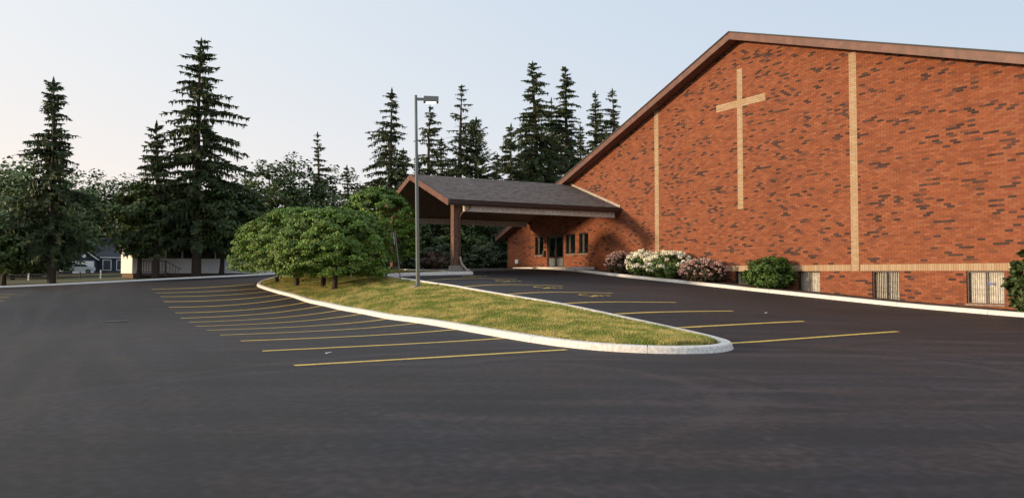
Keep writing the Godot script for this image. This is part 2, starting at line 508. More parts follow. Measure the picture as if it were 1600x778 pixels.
func build_ground() -> void:
	# lawn and far ground, one sheet to the horizon
	var ss := [-300.0, -150.0, -70.0]; var ts := [-400.0, -200.0, -100.0]
	for i in 56: ss.append(-30.0 + i * 2.0)
	ss += [90.0, 110.0, 150.0, 230.0, 420.0]
	for i in 51: ts.append(-60.0 + i * 2.0)
	ts += [60.0, 100.0, 180.0, 400.0]
	var b := MB.new()
	for i in ss.size() - 1:
		for j in ts.size() - 1:
			var q := []
			for k in [[0, 0], [1, 0], [1, 1], [0, 1]]:
				var s: float = ss[i + k[0]]; var t: float = ts[j + k[1]]
				q.append(P(s, t, lawn(s, t) - (0.0 if s >= 58.0 else 0.05)))
			b.quad(q[0], q[1], q[2], q[3])
	struct("ground", b, M.lawn, "dark green lawn and verge running back under the trees")

	# asphalt
	b = MB.new()
	for i in NS - 1:
		var s := S0 + i * STEP
		if s < -26.0 or s >= 58.0: continue
		for j in NT - 1:
			var t := T0 + j * STEP
			if t < -46.0 or t >= 28.5: continue
			var k := i * NT + j
			var p := [P(s, t, hgt[k]), P(s + STEP, t, hgt[k + NT]), P(s + STEP, t + STEP, hgt[k + NT + 1]), P(s, t + STEP, hgt[k + 1])]
			b.tri(p[0], p[1], p[2]); b.tri(p[0], p[2], p[3])
			for e in [0, 1, 2, 0, 2, 3]:
				b.u2.append(Vector2((p[e].x + 46.0) / 84.0, (-p[e].z + 26.0) / 84.0))
	var lot := struct("parking_lot", b, M.asphalt, "dark fresh asphalt parking lot with faint sweeping tyre marks")

	# island outline, walked from its far left corner past the near tip and back along the upper lot
	var left := [Vector2(8.65, 47), Vector2(8.65, 42), Vector2(8.65, 34), Vector2(8.66, 26), Vector2(8.66, 19), Vector2(8.70, 15.6), Vector2(8.86, 13.8), Vector2(9.25, 12.7), Vector2(9.95, 11.95), Vector2(10.8, 11.62), Vector2(11.6, 11.72), Vector2(12.4, 12.3), Vector2(12.95, 13.4), Vector2(13.25, 15), Vector2(13.38, 18), Vector2(13.4, 25), Vector2(13.4, 33), Vector2(13.4, 37.4), Vector2(13.55, 37.9)]
	var across := [Vector2(13.55, 37.95), Vector2(15, 38.0), Vector2(18.2, 38.0), Vector2(18.6, 38.2), Vector2(18.75, 38.7), Vector2(18.75, 42), Vector2(18.75, 48), Vector2(18.75, 53)]
	var back := [Vector2(18.75, 53), Vector2(16, 53.2), Vector2(12.8, 52.4), Vector2(10.6, 51.2), Vector2(9.3, 49.6), Vector2(8.75, 48), Vector2(8.65, 47)]
	kerb("island_kerb", catmull(left), -1.0, 0.14, 0.25, "pale concrete kerb sweeping round the grass island and its rounded tip")
	kerb("crossing_kerb", catmull(across), -1.0, 0.17, 0.28, "concrete kerb beside the brick post of the entrance canopy")
	kerb("back_kerb", catmull(back), -1.0, 0.14, 0.22, "concrete kerb behind the small round-headed maples")
	kerb("church_kerb", catmull([Vector2(27.2, -8), Vector2(27.2, 8), Vector2(27.2, 20), Vector2(27.2, 30), Vector2(27.2, 37), Vector2(27.35, 39.5), Vector2(27.5, 41)]), 1.0, 0.15, 0.24, "pale concrete kerb climbing along the planting bed below the church wall")
	kerb("street_kerb", catmull([Vector2(-46, 58), Vector2(-20, 58), Vector2(-5, 58), Vector2(5, 58.05), Vector2(13.5, 58.1)]), -1.0, 0.10, 0.18, "low weathered kerb along the far edge of the parking lot")

	# grass of the island
	isl_l = [Vector2(10.3, 11.75), Vector2(9.95, 12.0), Vector2(9.35, 12.7), Vector2(8.95, 13.8), Vector2(8.8, 15.6), Vector2(8.76, 19), Vector2(8.76, 47), Vector2(8.86, 48), Vector2(9.4, 49.6), Vector2(10.7, 51.2), Vector2(12.8, 52.4), Vector2(16, 53.1)]
	isl_r = [Vector2(11.3, 11.75), Vector2(12.3, 12.4), Vector2(12.85, 13.5), Vector2(13.15, 15), Vector2(13.28, 18), Vector2(13.3, 25), Vector2(13.3, 38.05), Vector2(18.6, 38.1), Vector2(18.65, 53.1)]
	b = MB.new()
	var rows := []
	var s := 11.76
	while s < 53.05:
		rows.append(s)
		s += 0.4
	rows.append_array([38.0, 38.05, 38.1, 38.15]); rows.sort()
	for i in rows.size() - 1:
		for j in 14:
			var q := []
			for k in [[0, 0], [1, 0], [1, 1], [0, 1]]:
				var sv: float = rows[i + k[0]]
				var l := isl_edge(isl_l, sv); var r := isl_edge(isl_r, sv)
				var t := lerpf(l, r, (j + k[1]) / 14.0)
				q.append(P(sv, t, island_h(sv, t)))
			b.quad(q[0], q[1], q[2], q[3])
	struct("grass_island", b, M.grass, "sloping grass island with dry yellowish turf between two parking rows")
	# blades
	var tuft := MB.new()
	for k in 7:
		var a := TAU * k / 7.0 + 0.4
		var o := Vector3(cos(a), 0, sin(a))
		var q := Vector3(-o.z, 0, o.x)
		var h := 0.05 + 0.03 * ((k * 3) % 5) / 4.0
		tuft.tri(o * 0.018 - q * 0.009, o * 0.018 + q * 0.009, o * (0.035 + 0.012 * (k % 3)) + Vector3.UP * h)
	var mm := MultiMesh.new()
	mm.transform_format = MultiMesh.TRANSFORM_3D
	mm.use_colors = true
	mm.mesh = tuft.mesh(M.blade)
	var n1 := FastNoiseLite.new(); n1.seed = 4; n1.frequency = 0.6; n1.fractal_octaves = 5
	var xf := []; var cl := []
	while xf.size() < 70000:
		var sv := 11.8 + 41.0 * pow(rng.randf(), 1.5)
		var l := isl_edge(isl_l, sv); var r := isl_edge(isl_r, sv)
		if rng.randf() > (r - l) / 9.0: continue
		var t := rng.randf_range(l + 0.17, r - 0.17)
		if sv < 12.05 or sv < 13.6 and rng.randf() < 0.0 or t < l + 0.17 + maxf(0.0, 13.4 - sv) * 0.12 or t > r - 0.17 - maxf(0.0, 13.4 - sv) * 0.12: continue
		var z := rng.randf_range(0.7, 1.35)
		var bs := Basis(Vector3.UP, rng.randf() * TAU).scaled(Vector3(z * 1.3, z, z * 1.3))
		xf.append(Transform3D(bs, P(sv, t, island_h(sv, t) - 0.006)))
		var dry := clampf(0.5 + 1.7 * n1.get_noise_2d(sv, t * 1.5) + rng.randf_range(-0.35, 0.35), 0, 1)
		var c := Color(0.22, 0.28, 0.055).lerp(Color(0.54, 0.47, 0.17), dry)
		cl.append(c * rng.randf_range(0.6, 1.35))
	mm.instance_count = xf.size()
	for i in xf.size():
		mm.set_instance_transform(i, xf[i])
		mm.set_instance_color(i, cl[i])
	var gi := MultiMeshInstance3D.new()
	gi.name = "island_grass"
	gi.multimesh = mm
	add_child(gi)
	tag(gi, "short dry grass blades covering the island", "grass", "", "stuff")

	# planting bed along the church
	b = MB.new()
	for i in 112:
		var s0 := -8.0 + i * 0.44
		for j in 4:
			var t0 := 27.42 + j * 0.4
			var q := []
			for k in [[0, 0], [1, 0], [1, 1], [0, 1]]:
				var a: float = s0 + k[0] * 0.44; var t: float = t0 + k[1] * 0.4
				q.append(P(a, t, g(a, 27.2) + 0.11 + 0.05 * sin((t - 27.4) * 2.0) + 0.02 * sin(a * 5.0 + t * 3.0)))
			b.quad(q[0], q[1], q[2], q[3])
	struct("planting_bed", b, M.mulch, "narrow mulch bed between the kerb and the brick wall")
	# walk in front of the doors
	b = MB.new()
	b.box(P(49.5, 27.5, 1.4), P(41.05, 28.98, 1.985))
	struct("entrance_walk", b, M.concrete, "pale concrete step along the wall at the church doors")

	# painted stall lines
	for k in 14:
		var st := 13.21 + 2.75 * k
		strip_line(lot, st, 3.02 + rng.randf_range(-0.05, 0.05), 8.62 if k < 13 else 8.75, 0.17, M.paint)
	var rs := [13.0, 15.75, 18.65, 21.5, 25.4, 29.2, 33.5]
	for k in 7:
		strip_line(lot, rs[k], 13.05 if k == 0 else 13.5, 18.85 if k else 19.3, 0.17, M.paint, 0.008)
	for k in 4:
		strip_line(lot, 37.0 + 2.75 * k, -9.2, -3.45, 0.17, M.paint)
	# wheelchair symbols
	for sy in [[24.0, 17.0], [27.75, 17.2], [31.7, 17.4], [35.6, 17.5]]:
		wheelchair(lot, sy[0], sy[1])
	# storm drain
	b = MB.new()
	var dz := g(32.0, 0.66)
	for k in 9: b.box(P(32.3, 0.22 + k * 0.1, dz - 0.02), P(31.7, 0.28 + k * 0.1, dz + 0.012))
	b.box(P(32.36, 0.14, dz - 0.02), P(32.3, 1.14, dz + 0.014)); b.box(P(31.7, 0.14, dz - 0.02), P(31.64, 1.14, dz + 0.014))
	b.box(P(32.3, 0.14, dz - 0.02), P(31.7, 0.22, dz + 0.014)); b.box(P(32.3, 1.08, dz - 0.02), P(31.7, 1.14, dz + 0.014))
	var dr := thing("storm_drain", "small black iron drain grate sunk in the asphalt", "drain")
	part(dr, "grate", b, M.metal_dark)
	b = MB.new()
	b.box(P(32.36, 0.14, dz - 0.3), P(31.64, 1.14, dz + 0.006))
	part(dr, "pit_shade_plate", b, M.metal_dark)  # solid dark plate under the bars; its colour stands in for the pit's shade

func wheelchair(parent: Node, s: float, t: float) -> void:
	# drawn in (a along t, b along s); the head points to the aisle
	var b := MB.new()
	var put := func(a: float, c: float) -> Vector3:
		var ss := s + c; var tt := t + a
		return P(ss, tt, g(ss, tt) + 0.007)
	var stroke := func(pts: Array, w: float) -> void:
		for i in pts.size() - 1:
			var p: Vector2 = pts[i]; var q: Vector2 = pts[i + 1]
			var n := (q - p).normalized().orthogonal() * w * 0.5
			var e := (q - p).normalized() * w * 0.3
			b.quad(put.call(p.x + n.x - e.x, p.y + n.y - e.y), put.call(q.x + n.x + e.x, q.y + n.y + e.y), put.call(q.x - n.x + e.x, q.y - n.y + e.y), put.call(p.x - n.x - e.x, p.y - n.y - e.y))
	for k in 10:
		var a0 := TAU * k / 10.0; var a1 := TAU * (k + 1) / 10.0
		b.tri(put.call(0.62, 0.05), put.call(0.62 + 0.13 * cos(a0), 0.05 + 0.13 * sin(a0)), put.call(0.62 + 0.13 * cos(a1), 0.05 + 0.13 * sin(a1)))
	stroke.call([Vector2(0.42, 0.05), Vector2(-0.05, 0.08), Vector2(-0.08, -0.25), Vector2(-0.5, -0.42), Vector2(-0.52, -0.56)], 0.11)
	stroke.call([Vector2(0.2, 0.05), Vector2(0.18, -0.25)], 0.10)
	var arc := []
	for k in 13:
		var a := lerpf(1.1, 5.3, k / 12.0)
		arc.append(Vector2(-0.25 + 0.36 * cos(a), 0.10 + 0.36 * sin(a)))
	stroke.call(arc, 0.10)
	part(parent, "wheelchair_symbol", b, M.paint)

# ---------------------------------------------------------------- church
const K_L := 0.366
const K_R := 0.336
const RIDGE := 13.9
var tones := []

func roof_h(s: float) -> float:
	return RIDGE - (K_L if s > MID else K_R) * absf(s - MID)

func row_h(i: int) -> float: return 1.67 + ROW * i

func brick_color(s: float, h: float, n: FastNoiseLite, n2: FastNoiseLite) -> Color:
	var dark := 0.38 * n.get_noise_2d(s * 0.8, h * 2.4) + 0.22 * n2.get_noise_2d(s * 2.0, h * 14.0) + rng.randf_range(-0.5, 0.5)
	if dark > 0.42:
		return Color(0.085, 0.046, 0.04) * rng.randf_range(0.7, 1.5)
	if dark > 0.385:
		return Color(0.21, 0.085, 0.055) * rng.randf_range(0.8, 1.2)
	var f := rng.randf()
	var k := rng.randf()
	if k < 0.10: return Color(0.455, 0.168, 0.085) * rng.randf_range(0.9, 1.12)
	if k < 0.24: return Color(0.335, 0.106, 0.054) * rng.randf_range(0.85, 1.1)
	return Color(0.45, 0.152, 0.068).lerp(Color(0.37, 0.112, 0.050), f) * rng.randf_range(0.86, 1.14)

func add_brick(b: MB, s0: float, s1: float, h0: float, h1: float, proud := 0.0) -> void:
	b.box(P(s1, WALL - proud, h0), P(s0, WALL + 0.03, h1), true)

# pieces of [a, b] outside the cuts
func minus(a: float, b: float, cuts: Array) -> Array:
	var out := [[a, b]]
	for q in cuts:
		var nxt := []
		for p in out:
			if q[1] <= p[0] or q[0] >= p[1]:
				nxt.append(p)
				continue
			if q[0] - p[0] > 0.035: nxt.append([p[0], q[0]])
			if p[1] - q[1] > 0.035: nxt.append([q[1], p[1]])
		out = nxt
	return out

func single_brick(parent: Node, s0: float, s1: float, h0: float, h1: float, m: Material, called := "brick", proud := 0.0) -> void:
	var o := MeshInstance3D.new()
	o.name = called
	var key := "%.3f_%.3f_%.3f" % [s1 - s0, h1 - h0, proud]
	if not bricks.has(key):
		var b := MB.new()
		var w := (s1 - s0) * 0.5
		var h := (h1 - h0) * 0.5
		b.box(Vector3(-proud, -h, -w), Vector3(0.03, h, w), true)
		bricks[key] = b
	var mk := key + str(m.get_instance_id())
	if not brick_meshes.has(mk): brick_meshes[mk] = bricks[key].mesh(m)
	o.mesh = brick_meshes[mk]
	o.position = P((s0 + s1) * 0.5, WALL, (h0 + h1) * 0.5)
	parent.add_child(o, true)
var bricks := {}
var brick_meshes := {}

func build_church() -> void:
	var church := thing("church", "large orange-red brick church with a broad gable, pale brick cross and shingled roof", "church", Vector3.ZERO)
	var lo := 3.1; var hi := 53.06
	# openings: s0, s1, h0, h1
	var basement := [[27.28, 28.53], [23.31, 24.56], [19.41, 20.67], [15.33, 16.70]]
	var openings := []
	for w in basement: openings.append([w[0], w[1], 0.42, 1.67])
	var entry := [[47.55, 48.75], [43.32, 44.53], [41.75, 42.85]]
	for w in entry: openings.append([w[0], w[1], row_h(13), row_h(28)])
	openings.append([44.78, 47.01, 1.9, row_h(28)])
	# mortar core, cut round the openings
	var b := MB.new()
	var xs := [lo, hi, MID]
	for o in openings: xs.append_array([o[0], o[1]])
	xs.sort()
	for i in xs.size() - 1:
		var a: float = xs[i]; var c: float = xs[i + 1]
		if c - a < 0.01: continue
		var mid := (a + c) * 0.5
		var y := -0.6
		for o in openings:
			if mid > o[0] and mid < o[1]:
				b.box(P(c, WALL + 0.007, y), P(a, WALL + 0.3, o[2]))
				y = o[3]
		b.slab([P(a, WALL + 0.007, y), P(c, WALL + 0.007, y), P(c, WALL + 0.007, roof_h(c) - 0.33), P(a, WALL + 0.007, roof_h(a) - 0.33)], Vector3(0.293, 0, 0))
	# the other walls of the building
	b.box(P(53.06, WALL + 0.31, -0.6), P(52.8, 74, 4.75))
	b.box(P(3.36, WALL + 0.31, -0.6), P(3.1, 74, 5.4))
	b.slab([P(lo, 73.7, -0.6), P(hi, 73.7, -0.6), P(hi, 73.7, roof_h(hi) - 0.4), P(MID, 73.7, RIDGE - 0.4), P(lo, 73.7, roof_h(lo) - 0.4)], Vector3(0.3, 0, 0))
	var wall := part(church, "wall", b, M.mortar)
	# brickwork
	var n := FastNoiseLite.new(); n.seed = 11; n.frequency = 0.55; n.fractal_octaves = 3
	var n2 := FastNoiseLite.new(); n2.seed = 12; n2.frequency = 0.4
	for k in 7:
		var c: Color = [Color(0.44, 0.15, 0.07), Color(0.41, 0.132, 0.062), Color(0.38, 0.115, 0.056), Color(0.43, 0.16, 0.08), Color(0.35, 0.10, 0.05), Color(0.09, 0.05, 0.042), Color(0.14, 0.065, 0.05)][k]
		tones.append(mat(c.linear_to_srgb(), 0.9, M.fine, 2.2))
	var tan_tones := []
	for k in 5:
		var c: Color = [Color(0.68, 0.50, 0.31), Color(0.72, 0.54, 0.35), Color(0.63, 0.44, 0.27), Color(0.70, 0.55, 0.37), Color(0.66, 0.46, 0.28)][k]
		tan_tones.append(mat(c.linear_to_srgb(), 0.9, M.fine, 2.2))
	var zones := openings.duplicate(true)
	zones.append([27.9, 28.27, row_h(34), row_h(111)])
	zones.append([26.39, 29.77, row_h(90), row_h(94)])
	zones.append([34.49, 34.86, row_h(0), 20.0])
	zones.append([21.29, 21.66, row_h(0), 20.0])
	zones.append([9.0, 33.0, row_h(0), row_h(3)])
	b = MB.new()
	var singles := 0
	for i in range(-20, 128):
		var h0 := row_h(i) + 0.005; var h1 := row_h(i + 1) - 0.005
		var hm := (h0 + h1) * 0.5
		var cuts := []
		for z in zones:
			if hm > z[2] and hm < z[3]: cuts.append([z[0], z[1]])
		var s := lo - (BRICK * 0.5 if i % 2 else 0.0)
		while s < hi:
			var a := maxf(s, lo) + 0.005; var c := minf(s + BRICK, hi) - 0.005
			s += BRICK
			if c - a < 0.04: continue
			if h1 > roof_h((a + c) * 0.5) - 0.3: continue
			for p in minus(a, c, cuts):
				var col := brick_color((p[0] + p[1]) * 0.5, hm, n, n2)
				if p[0] > 14.5 and p[0] < 15.3 and singles < 300 and hm > 1.95 and p[1] - p[0] > 0.26:
					singles += 1
					single_brick(wall, p[0], p[0] + BRICK - 0.01, h0, h1, tones[rng.randi() % 5] if col.r > 0.3 else tones[5 + rng.randi() % 2])
				else:
					b.col = col
					add_brick(b, p[0], p[1], h0, h1, rng.randf_range(0.0, 0.003))
	part(wall, "brickwork", b, M.brick, "stuff")
	# cross of pale brick
	var cross := holder(church, "cross")
	tag(cross, "tall Latin cross laid in pale tan brick")
	for i in range(34, 111):
		var h0 := row_h(i) + 0.005; var h1 := row_h(i + 1) - 0.005
		if i >= 90 and i < 94:
			var s := 26.39 - (0.14 if i % 2 else 0.0)
			while s < 29.77:
				var a := maxf(s, 26.39) + 0.004; var c := minf(s + BRICK, 29.77) - 0.004
				if c - a > 0.03: single_brick(cross, a, c, h0, h1, tan_tones[rng.randi() % 5], "brick", 0.012)
				s += BRICK
		else:
			var cut := 28.18 if i % 2 else 27.99
			single_brick(cross, 27.9, cut - 0.005, h0, h1, tan_tones[rng.randi() % 5], "brick", 0.012)
			single_brick(cross, cut + 0.005, 28.27, h0, h1, tan_tones[rng.randi() % 5], "brick", 0.012)
	for e in [21.29, 34.49]:
		var st := holder(church, "brick_stripe")
		tag(st, "upright stripe of pale tan brick " + ("between the basement windows" if e < 25 else "rising behind the white hydrangeas"))
		for i in range(0, 122):
			var h0 := row_h(i) + 0.005; var h1 := row_h(i + 1) - 0.005
			if h1 > roof_h(e) - 0.32: break
			var cut: float = e + (0.28 if i % 2 else 0.09)
			single_brick(st, e + 0.002, cut - 0.005, h0, h1, tan_tones[rng.randi() % 5], "brick", 0.010)
			single_brick(st, cut + 0.005, e + 0.368, h0, h1, tan_tones[rng.randi() % 5], "brick", 0.010)
	var so := holder(church, "soldier_course")
	tag(so, "band of pale bricks standing on end above the basement windows")
	var q := 9.0
	while q < 32.95:
		if not (q + 0.094 > 21.29 and q < 21.66):
			single_brick(so, q + 0.005, q + 0.089, row_h(0) + 0.004, row_h(3) - 0.004, tan_tones[rng.randi() % 5], "brick", 0.008)
		q += 0.094
	# roof slabs, shingled edge, fascia and soffit
	b = MB.new()
	for e in [[MID, 53.9], [2.4, MID]]:
		var a: float = e[0]; var c: float = e[1]
		b.slab([P(a, 28.25, roof_h(a)), P(c, 28.25, roof_h(c)), P(c, 28.25, roof_h(c) + 0.06), P(a, 28.25, roof_h(a) + 0.06)], Vector3(46.2, 0, 0))
	part(church, "roof", b, M.roof_grey)
	b = MB.new()
	for e in [[MID, 53.85], [2.45, MID]]:
		var a: float = e[0]; var c: float = e[1]
		b.slab([P(a, 28.3, roof_h(a) - 0.36), P(c, 28.3, roof_h(c) - 0.36), P(c, 28.3, roof_h(c) - 0.004), P(a, 28.3, roof_h(a) - 0.004)], Vector3(0.04, 0, 0))
	b.box(P(53.9, 28.345, roof_h(53.9) - 0.3), P(53.86, 74.3, roof_h(53.9) - 0.01))
	part(church, "fascia", b, M.fascia)
	b = MB.new()
	for e in [[MID, 53.8], [2.5, MID]]:
		var a: float = e[0]; var c: float = e[1]
		b.slab([P(a, 28.345, roof_h(a) - 0.33), P(c, 28.345, roof_h(c) - 0.33), P(c, 28.345, roof_h(c) - 0.29), P(a, 28.345, roof_h(a) - 0.29)], Vector3(0.64, 0, 0))
	part(church, "soffit", b, M.soffit)
	# basement windows
	for k in 4:
		var w: Array = basement[k]
		var win := holder(church, "window")
		tag(win, ["basement window with half drawn vertical blind beside the round green shrub", "basement window with broad pale blind panels", "basement window with open slatted blind", "basement window with closed white blind and a blue sticker"][k])
		b = MB.new()
		var t0 := WALL + 0.05; var t1 := WALL + 0.13
		b.box(P(w[1], t0, 0.42), P(w[1] - 0.05, t1, 1.67)); b.box(P(w[0] + 0.05, t0, 0.42), P(w[0], t1, 1.67))
		b.box(P(w[1] - 0.05, t0, 1.62), P(w[0] + 0.05, t1, 1.67)); b.box(P(w[1] - 0.05, t0, 0.42), P(w[0] + 0.05, t1, 0.47))
		var mid: float = (w[0] + w[1]) * 0.5
		b.box(P(mid + 0.02, t0 + 0.01, 0.47), P(mid - 0.02, t1 - 0.01, 1.62))
		part(win, "frame", b, M.trim_dark)
		b = MB.new()
		b.box(P(w[1] - 0.05, WALL + 0.092, 0.47), P(w[0] + 0.05, WALL + 0.098, 1.62))
		part(win, "pane", b, M.glass)
		var sl: float = w[1] - 0.09
		var open_: float = [0.7, 0.22, 0.6, 0.28][k]
		var idx := 0
		while sl > w[0] + 0.07:
			b = MB.new()
			var ang: float = open_ + rng.randf_range(-0.06, 0.06)
			if k == 0 and idx < 2: ang = 1.5
			if k == 1 and idx < 2: ang = 1.45
			var d := Vector3(sin(ang), 0, -cos(ang)) * 0.0455
			var p := P(sl, WALL + 0.19, 0.46)
			b.slab([p - d, p + d, p + d + Vector3(0, 1.17, 0), p - d + Vector3(0, 1.17, 0)], Vector3(0.002, 0, 0.001))
			part(win, "blind_slat", b, M.blind)
			sl -= 0.082
			idx += 1
		b = MB.new()
		var ra: float = w[0] - 0.25; var rb: float = w[1] + 0.25
		b.box(P(rb, WALL + 3.0, -0.5), P(ra, WALL + 3.1, 2.0))
		b.box(P(rb + 0.1, WALL + 0.31, -0.5), P(rb, WALL + 3.0, 2.0)); b.box(P(ra, WALL + 0.31, -0.5), P(ra - 0.1, WALL + 3.0, 2.0))
		b.box(P(rb, WALL + 0.31, 2.0), P(ra, WALL + 3.0, 2.1)); b.box(P(rb, WALL + 0.31, -0.6), P(ra, WALL + 3.0, -0.5))
		part(win, "room", b, M.interior)
		b = MB.new()
		b.box(P(w[1] + 0.03, WALL - 0.04, 0.37), P(w[0] - 0.03, WALL + 0.12, 0.418))
		part(win, "sill", b, M.concrete if k == 2 else M.plinth)
		if k == 3:
			b = MB.new()
			b.slab([P(15.98, WALL + 0.086, 1.24), P(15.82, WALL + 0.086, 1.22), P(15.74, WALL + 0.086, 1.19), P(15.78, WALL + 0.086, 1.15), P(15.9, WALL + 0.086, 1.17), P(15.99, WALL + 0.086, 1.2)], Vector3(0.002, 0, 0))
			part(win, "sticker", b, mat(lin(0.05, 0.09, 0.4), 0.5))
	# entrance windows and doors
	for k in 3:
		var w: Array = entry[k]
		var win := holder(church, "window")
		tag(win, "dark entrance window under the canopy")
		b = MB.new()
		var h0 := row_h(13); var h1 := row_h(28); var t0 := WALL + 0.04; var t1 := WALL + 0.12
		b.box(P(w[1], t0, h0), P(w[1] - 0.07, t1, h1)); b.box(P(w[0] + 0.07, t0, h0), P(w[0], t1, h1))
		b.box(P(w[1] - 0.07, t0, h1 - 0.07), P(w[0] + 0.07, t1, h1)); b.box(P(w[1] - 0.07, t0, h0), P(w[0] + 0.07, t1, h0 + 0.07))
		part(win, "frame", b, M.trim_dark)
		b = MB.new()
		b.box(P(w[1] - 0.07, WALL + 0.078, h0 + 0.07), P(w[0] + 0.07, WALL + 0.084, h1 - 0.07))
		part(win, "pane", b, M.glass)
		b = MB.new()
		b.box(P(w[1] + 0.02, WALL - 0.04, h0 - 0.06), P(w[0] - 0.02, WALL + 0.1, h0 - 0.003))
		part(win, "sill", b, M.plinth)
		b = MB.new()
		b.box(P(w[1] - 0.07, WALL + 0.2, h0 + 0.08), P(w[1] - 0.35, WALL + 0.21, h1 - 0.1))
		part(win, "curtain", b, mat(lin(0.10, 0.10, 0.10), 0.9))
	b = MB.new()
	b.box(P(49.5, 32.0, 1.9), P(41.0, 32.1, 4.8)); b.box(P(49.5, WALL + 0.31, 1.7), P(41.0, 32.0, 1.9)); b.box(P(49.5, WALL + 0.31, 4.6), P(41.0, 32.0, 4.7))
	part(church, "lobby", b, M.interior)
	var door := holder(church, "door")
	tag(door, "dark double glass doors with blue-grey kick panels under the canopy")
	b = MB.new()
	var dt0 := WALL + 0.03; var dt1 := WALL + 0.13; var top := row_h(28)
	b.box(P(47.01, dt0, 1.985), P(46.92, dt1, top)); b.box(P(44.87, dt0, 1.985), P(44.78, dt1, top)); b.box(P(46.92, dt0, top - 0.09), P(44.87, dt1, top))
	part(door, "frame", b, M.trim_dark)
	for e in [[45.905, 46.915], [44.875, 45.885]]:
		b = MB.new()
		var a: float = e[0]; var c: float = e[1]
		var x0 := WALL + 0.05; var x1 := WALL + 0.10
		b.box(P(c, x0, 2.0), P(c - 0.1, x1, top - 0.1)); b.box(P(a + 0.1, x0, 2.0), P(a, x1, top - 0.1))
		b.box(P(c - 0.1, x0, top - 0.2), P(a + 0.1, x1, top - 0.1)); b.box(P(c - 0.1, x0, 2.0), P(a + 0.1, x1, 2.08))
		b.box(P(c - 0.1, x0, 2.62), P(a + 0.1, x1, 2.72))
		part(door, "leaf", b, M.trim_dark)
		b = MB.new()
		b.box(P(c - 0.1, WALL + 0.07, 2.72), P(a + 0.1, WALL + 0.078, top - 0.2))
		part(door, "pane", b, M.glass)
		b = MB.new()
		b.box(P(c - 0.1, WALL + 0.06, 2.08), P(a + 0.1, WALL + 0.09, 2.62))
		part(door, "kick_panel", b, mat(lin(0.22, 0.27, 0.30), 0.35, M.blotch, 1.0, 0.3))
		b = MB.new()
		var hx := a + 0.05 if e[0] > 45.9 else c - 0.05
		b.tube([P(hx, WALL - 0.03, 2.85), P(hx, WALL - 0.03, 3.25)], [0.018, 0.018], 6)
		b.bar(P(hx, WALL - 0.03, 2.88), P(hx, WALL + 0.05, 2.88), 0.02, 0.02); b.bar(P(hx, WALL - 0.03, 3.22), P(hx, WALL + 0.05, 3.22), 0.02, 0.02)
		part(door, "handle", b, M.steel)
	b = MB.new()
	b.box(P(51.65, WALL - 0.1, 2.3), P(51.2, WALL - 0.001, 2.62))
	part(church, "meter_box", b, M.white)
	b = MB.new()
	b.box(P(47.5, WALL - 0.14, 2.75), P(47.2, WALL - 0.001, 3.2))
	part(church, "letter_box", b, M.metal_dark)

